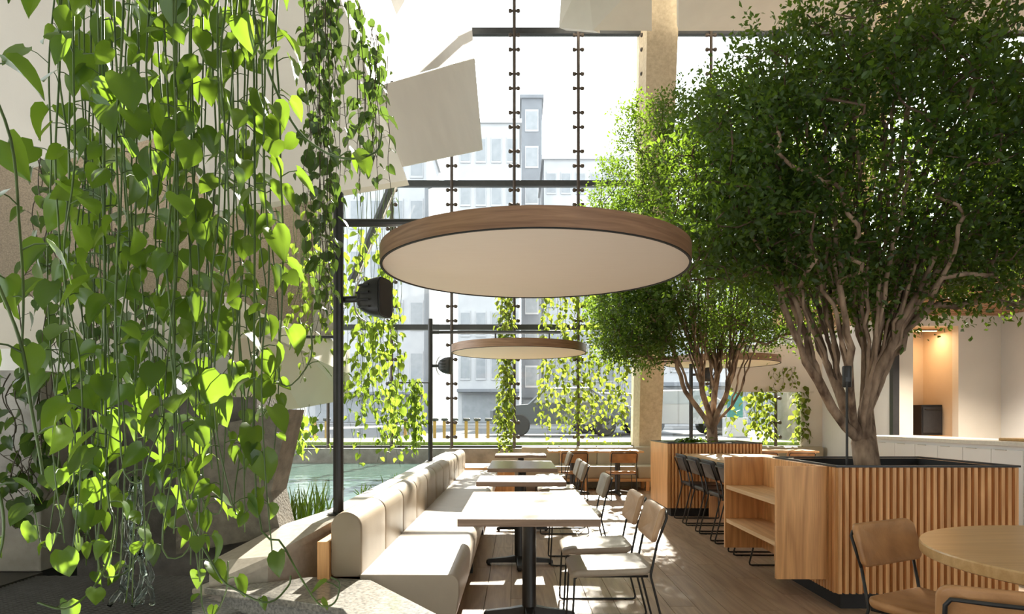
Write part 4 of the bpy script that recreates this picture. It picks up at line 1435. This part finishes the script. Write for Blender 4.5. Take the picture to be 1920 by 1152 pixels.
# ------------------------------------------------------------------ trees
def grow(main, crown_c, crown_r, n_t, seed, tip=.0045, expo=2.25, lowcut=None, shell=.35, pn=2.0, limbs=0, fork=(0, 9), extra=None):
    rg = np.random.default_rng(seed)
    nodes = []
    par = []
    def add_chain(pts, start):
        last = start
        for p in pts:
            nodes.append(np.array(p, float)); par.append(last); last = len(nodes) - 1
        return last
    idx = {}
    for key, (frm, pts) in main.items():
        idx[key] = add_chain(pts, idx[frm] if frm is not None else -1)
    # targets
    T = []
    while len(T) < n_t:
        v = rg.normal(size=3); v /= (np.abs(v) ** pn).sum() ** (1 / pn)
        rr = (shell + (1 - shell) * rg.random() ** .75)
        p = np.array(crown_c) + v * rr * np.array(crown_r)
        if lowcut and not lowcut(p): continue
        T.append(p)
    if extra:
        for cc_, cr_, ne in extra:
            for _ in range(ne):
                v = rg.normal(size=3); v /= np.linalg.norm(v)
                T.append(np.array(cc_) + v * (.3 + .7 * rg.random() ** .6) * np.array(cr_))
    T = np.array(T)
    root = nodes[0]
    T = T[np.argsort(np.linalg.norm(T - root, axis=1))]
    n_l = limbs
    Lm = []
    ga = math.pi * (3 - math.sqrt(5))
    for i in range(n_l):
        zz = -.25 + 1.2 * (i + .5) / n_l
        zz = min(zz, .97)
        rr = math.sqrt(max(0, 1 - zz * zz))
        Lm.append(np.array(crown_c) + np.array([math.cos(ga * i) * rr, math.sin(ga * i) * rr, zz]) * np.array(crown_r) * rg.uniform(.66, .86))
    n_main = len(nodes)
    T = np.vstack([np.array(Lm), T]) if n_l else T
    tips = []
    for ti, t in enumerate(T):
        A = np.array(nodes)
        d = np.linalg.norm(A - t, axis=1)
        up = (t[2] - A[:, 2])
        dr = np.linalg.norm(A - root, axis=1)
        cost = d + np.where(up < .0, -up * 1.2, 0) - .30 * dr * 0 + np.where(np.arange(len(A)) < 3, 2.0, 0)
        if ti < n_l:
            fb = nodes[idx['base']]
            best = max((k_ for k_ in idx if k_ != 'base'), key=lambda k_: float(np.dot(((nodes[idx[k_]] - fb) * [1, 1, .45]) / np.linalg.norm((nodes[idx[k_]] - fb) * [1, 1, .45]), ((t - fb) * [1, 1, .45]) / np.linalg.norm((t - fb) * [1, 1, .45]))))
            cost = np.full(len(A), 9.0)
            cost[idx[best] - (ti % 2)] = 0
        else:
            cost = cost + np.where(np.arange(len(A)) < n_main, .8, 0)
        k = int(np.argmin(cost))
        a = A[k]
        g = par[k]
        direc = (a - A[g]) / (np.linalg.norm(a - A[g]) + 1e-6) if g >= 0 else np.array([0, 0, 1.0])
        L = np.linalg.norm(t - a)
        ns = max(2, int(L / .10))
        pts = []
        if ti < n_l:
            c1 = a + (t - a) * .42 + np.array([0, 0, .14 * L])
        else:
            c1 = a + (direc * .6 + np.array([0, 0, .4])) * L * .30
        for i in range(1, ns + 1):
            f = i / ns
            p = (1 - f) ** 2 * a + 2 * f * (1 - f) * c1 + f * f * t
            if i < ns: p = p + rg.normal(size=3) * .012
            pts.append(p)
        tips.append(add_chain(pts, k))
    Np = np.array(nodes)
    child = [[] for _ in nodes]
    for i, p in enumerate(par):
        if p >= 0: child[p].append(i)
    rad = np.zeros(len(nodes))
    for i in range(len(nodes) - 1, -1, -1):
        if not child[i]: rad[i] = tip
        else: rad[i] = (sum(rad[c] ** expo for c in child[i])) ** (1 / expo)
    return Np, par, child, rad, tips


def tree_meshes(Np, par, child, rad, thr, origin):
    """chains -> trunk and branch meshes"""
    big, small = MB(), MB()
    starts = [i for i, p in enumerate(par) if p < 0]
    stack = [(s, None) for s in starts]
    while stack:
        s, frm = stack.pop()
        ch = [s]
        cur = s
        while child[cur]:
            cs = sorted(child[cur], key=lambda c: -rad[c])
            for c in cs[1:]: stack.append((c, cur))
            cur = cs[0]
            ch.append(cur)
        full = ([frm] if frm is not None else []) + ch
        if len(full) < 2: continue
        pts = [Vector(Np[i]) - origin for i in full]
        rr = [min(rad[i], rad[ch[0]] * 1.25) for i in full]
        # split where the chain gets thin
        k = 0
        while k < len(full) and rr[k] > thr: k += 1
        if k >= 2:
            big.tube(pts[:k], rr[:k], 10)
        if k < len(full):
            st = max(0, k - 1)
            if len(pts[st:]) >= 2:
                small.tube(pts[st:], rr[st:], 5 if rr[st] > .008 else 4, caps=False)
    return big, small


def foliage(tipsP, cc, n_per, spread, L, W, seed, origin):
    rg = np.random.default_rng(seed)
    nt = len(tipsP)
    T = np.repeat(tipsP, n_per, axis=0)
    n = len(T)
    # leaves along short sprays pointing outward from each tip
    spr = 6
    sd = rg.normal(size=(nt * spr, 3))
    outw = np.repeat(tipsP - np.array(cc), spr, axis=0)
    outw /= np.linalg.norm(outw, axis=1, keepdims=True) + 1e-6
    sd = sd * .8 + outw * .5 + np.array([0, 0, .25])
    sd /= np.linalg.norm(sd, axis=1, keepdims=True)
    si = np.repeat(np.arange(nt) * spr, n_per) + rg.integers(0, spr, n)
    u = rg.random(n)[:, None]
    D = sd[si]
    pos = T + D * u * spread + rg.normal(size=(n, 3)) * spread * .10
    ld = D * .7 + rg.normal(size=(n, 3)) * .7
    ld /= np.linalg.norm(ld, axis=1, keepdims=True)
    nm = rg.normal(size=(n, 3)) * .7 + np.array([0, -.1, .8])
    nm -= ld * np.sum(nm * ld, axis=1, keepdims=True)
    nm /= np.linalg.norm(nm, axis=1, keepdims=True)
    sx = np.cross(ld, nm)
    s = rg.uniform(.7, 1.25, n)[:, None]
    V = np.empty((n, 4, 3))
    V[:, 0] = pos
    V[:, 1] = pos + ld * L * .5 * s - sx * W * .5 * s + nm * W * .12 * s
    V[:, 2] = pos + ld * L * s - nm * L * .08 * s
    V[:, 3] = pos + ld * L * .5 * s + sx * W * .5 * s + nm * W * .12 * s
    return V - np.array(origin), ld, nm, s


def quads_mesh(name, V, mat):
    n = len(V)
    me = bpy.data.meshes.new(name)
    me.vertices.add(n * 4)
    me.vertices.foreach_set('co', V.reshape(-1).astype(np.float32))
    f = np.empty((n, 2, 3), np.int32)
    b = np.arange(n) * 4
    f[:, 0] = np.stack([b, b + 1, b + 2], 1)
    f[:, 1] = np.stack([b, b + 2, b + 3], 1)
    me.loops.add(n * 6)
    me.loops.foreach_set('vertex_index', f.reshape(-1))
    me.polygons.add(n * 2)
    me.polygons.foreach_set('loop_start', np.arange(n * 2, dtype=np.int32) * 3)
    me.update(calc_edges=True)
    me.validate()
    me.materials.append(mat)
    return me


def tree(base, main, cc, cr, n_t, n_per, seed, label, spread, L, W, thr, single=0, lowcut=None, tip=.0045, shell=.35, pn=2.0, limbs=0, fork=(0, 9), extra=None):
    root = empty('potted_tree', base)
    tag(root, label, 'tree', 'bushy indoor trees')
    Np, par, child, rad, tips = grow(main, cc, cr, n_t, seed, tip=tip, lowcut=lowcut, shell=shell, pn=pn, limbs=limbs, fork=fork, extra=extra)
    big, small = tree_meshes(Np, par, child, rad, thr, Vector(base))
    auto_smooth(big.build('trunk', M['bark'], root), 80)
    small.build('branches', M['twig'], root, smooth=True)
    V, ld, nm, s = foliage(Np[tips], cc, n_per, spread, L, W, seed + 1, base)
    # leave daylight: nothing
    if single:
        cen = V.mean(axis=1) + np.array(base)
        depth = cen[:, 1]
        px = 968 + cen[:, 0] / depth * FPX
        py = 786 - (cen[:, 2] - EYE) / depth * FPX
        inside = (px > 5) & (px < 1915) & (py > 5) & (py < 1100)
        order = np.argsort(np.where(inside, depth, 99))[:single]
        keep = np.ones(len(V), bool); keep[order] = False
        lm = bpy.data.meshes.new('leaf')
        vv = [(0, 0, 0), (-.26, .22, .05), (-.30, .5, .06), (-.16, .8, .02), (0, 1, -.08), (.16, .8, .02), (.30, .5, .06), (.26, .22, .05), (0, .5, 0)]
        lm.from_pydata(vv, [], [(0, 1, 2, 8), (8, 2, 3, 4), (8, 4, 5, 6), (0, 8, 6, 7)])
        lm.materials.append(M['tree_leaf_one'])
        for k in order:
            o = link_mesh('leaf', lm, root)
            o.matrix_local = leaf_matrix(Vector(V[k, 0]), Vector(ld[k]), Vector(nm[k]), float(L * s[k, 0] * 1.1))
        V = V[keep]
    fo2 = link_mesh('foliage', quads_mesh('foliage', V, M['tree_leaf']), root)
    tag(fo2, kind='stuff')
    return root


# nearer tree, many stems leaning out of the large planter
B1 = (2.70, 5.15, .80)
def q3(px, py, D): return tuple(P(px, py, D))
main1 = {
    'base': (None, [(2.70, 5.15, .80), (2.69, 5.15, .95), (2.665, 5.15, 1.12)]),
    'L': ('base', [q3(1585, 800, 5.10), q3(1560, 765, 5.05), q3(1535, 715, 5.0), q3(1510, 680, 4.97)]),
    'LB': ('base', [q3(1592, 790, 5.2), q3(1574, 735, 5.28), q3(1548, 680, 5.36)]),
    'C': ('base', [q3(1600, 790, 5.1), q3(1594, 735, 5.0), q3(1592, 680, 4.9)]),
    'U': ('base', [q3(1618, 790, 5.15), q3(1622, 720, 5.17), q3(1622, 655, 5.2)]),
    'R2': ('base', [q3(1622, 770, 5.12), q3(1638, 712, 5.08), q3(1664, 665, 5.02)]),
    'RF': ('base', [q3(1618, 780, 5.08), q3(1628, 725, 4.98), q3(1642, 675, 4.88)]),
    'RB': ('base', [q3(1624, 765, 5.3), q3(1645, 715, 5.38), q3(1668, 655, 5.46)]),
}
tree(B1, main1, (2.82, 5.2, 3.22), (1.58, 1.15, 1.12), 1200, 54, 5, 'nearer bushy tree with a brown forked trunk, rooted in the large planter', .26, .050, .027, .011, single=300,
     lowcut=lambda p: p[2] > 2.05 + .25 * abs(p[0] - 2.8) * 0, tip=.0050, pn=2.4, shell=.5, limbs=60, fork=(1.2, 1.85), extra=[((3.95, 5.0, 2.75), (.7, .8, .6), 130), ((1.75, 5.0, 2.75), (.6, .7, .55), 110)])
B2 = (2.80, 9.55, .80)
main2 = {
    'base': (None, [(2.80, 9.55, .80), (2.79, 9.55, 1.0), (2.78, 9.55, 1.14)]),
    'a': ('base', [q3(1322, 785, 9.5), q3(1304, 760, 9.45), q3(1285, 735, 9.4)]),
    'b': ('base', [q3(1328, 770, 9.5), q3(1318, 740, 9.45), q3(1312, 705, 9.4)]),
    'c': ('base', [q3(1337, 770, 9.6), q3(1340, 735, 9.65), q3(1346, 705, 9.7)]),
    'd': ('base', [q3(1350, 785, 9.6), q3(1372, 762, 9.6), q3(1390, 730, 9.65)]),
    'e': ('base', [q3(1345, 775, 9.5), q3(1360, 745, 9.45), q3(1370, 712, 9.4)]),
}
tree(B2, main2, (2.72, 9.6, 3.95), (1.62, 1.3, 2.05), 1300, 52, 9, 'farther bushy tree with a low forked trunk in the far fluted planter', .27, .05, .027, .011,
     lowcut=lambda p: p[2] > (1.95 if p[0] < 2.0 else 2.3), tip=.0040, pn=3.0, shell=.45, limbs=46, fork=(1.2, 1.9), extra=[((1.62, 9.3, 2.75), (.62, .7, .72), 240)])
# low fern beside the far tree
fe = empty('planter_fern', (2.42, 9.2, .80)); tag(fe, 'small leafy green fern at the corner of the far planter', 'plant')
rg = np.random.default_rng(3)
for k in range(26):
    a = rg.random() * 6.28
    o = link_mesh('leaf', LEAF['pothos'][k % 4], fe)
    st_ = Vector((math.cos(a) * rg.uniform(.02, .26), math.sin(a) * rg.uniform(.02, .12), rg.uniform(.16, .26)))
    o.matrix_local = leaf_matrix(st_, Vector((math.cos(a), math.sin(a), rg.uniform(-.4, .4))), Vector((0, 0, 1)), .11)
stm = MB()
for k in range(6):
    a = k * 1.05
    stm.tube([(0, 0, 0), (math.cos(a) * .12, math.sin(a) * .06, .16), (math.cos(a) * .24, math.sin(a) * .1, .22)], .004, 4)
stm.build('stems', M['stem_green'], fe)
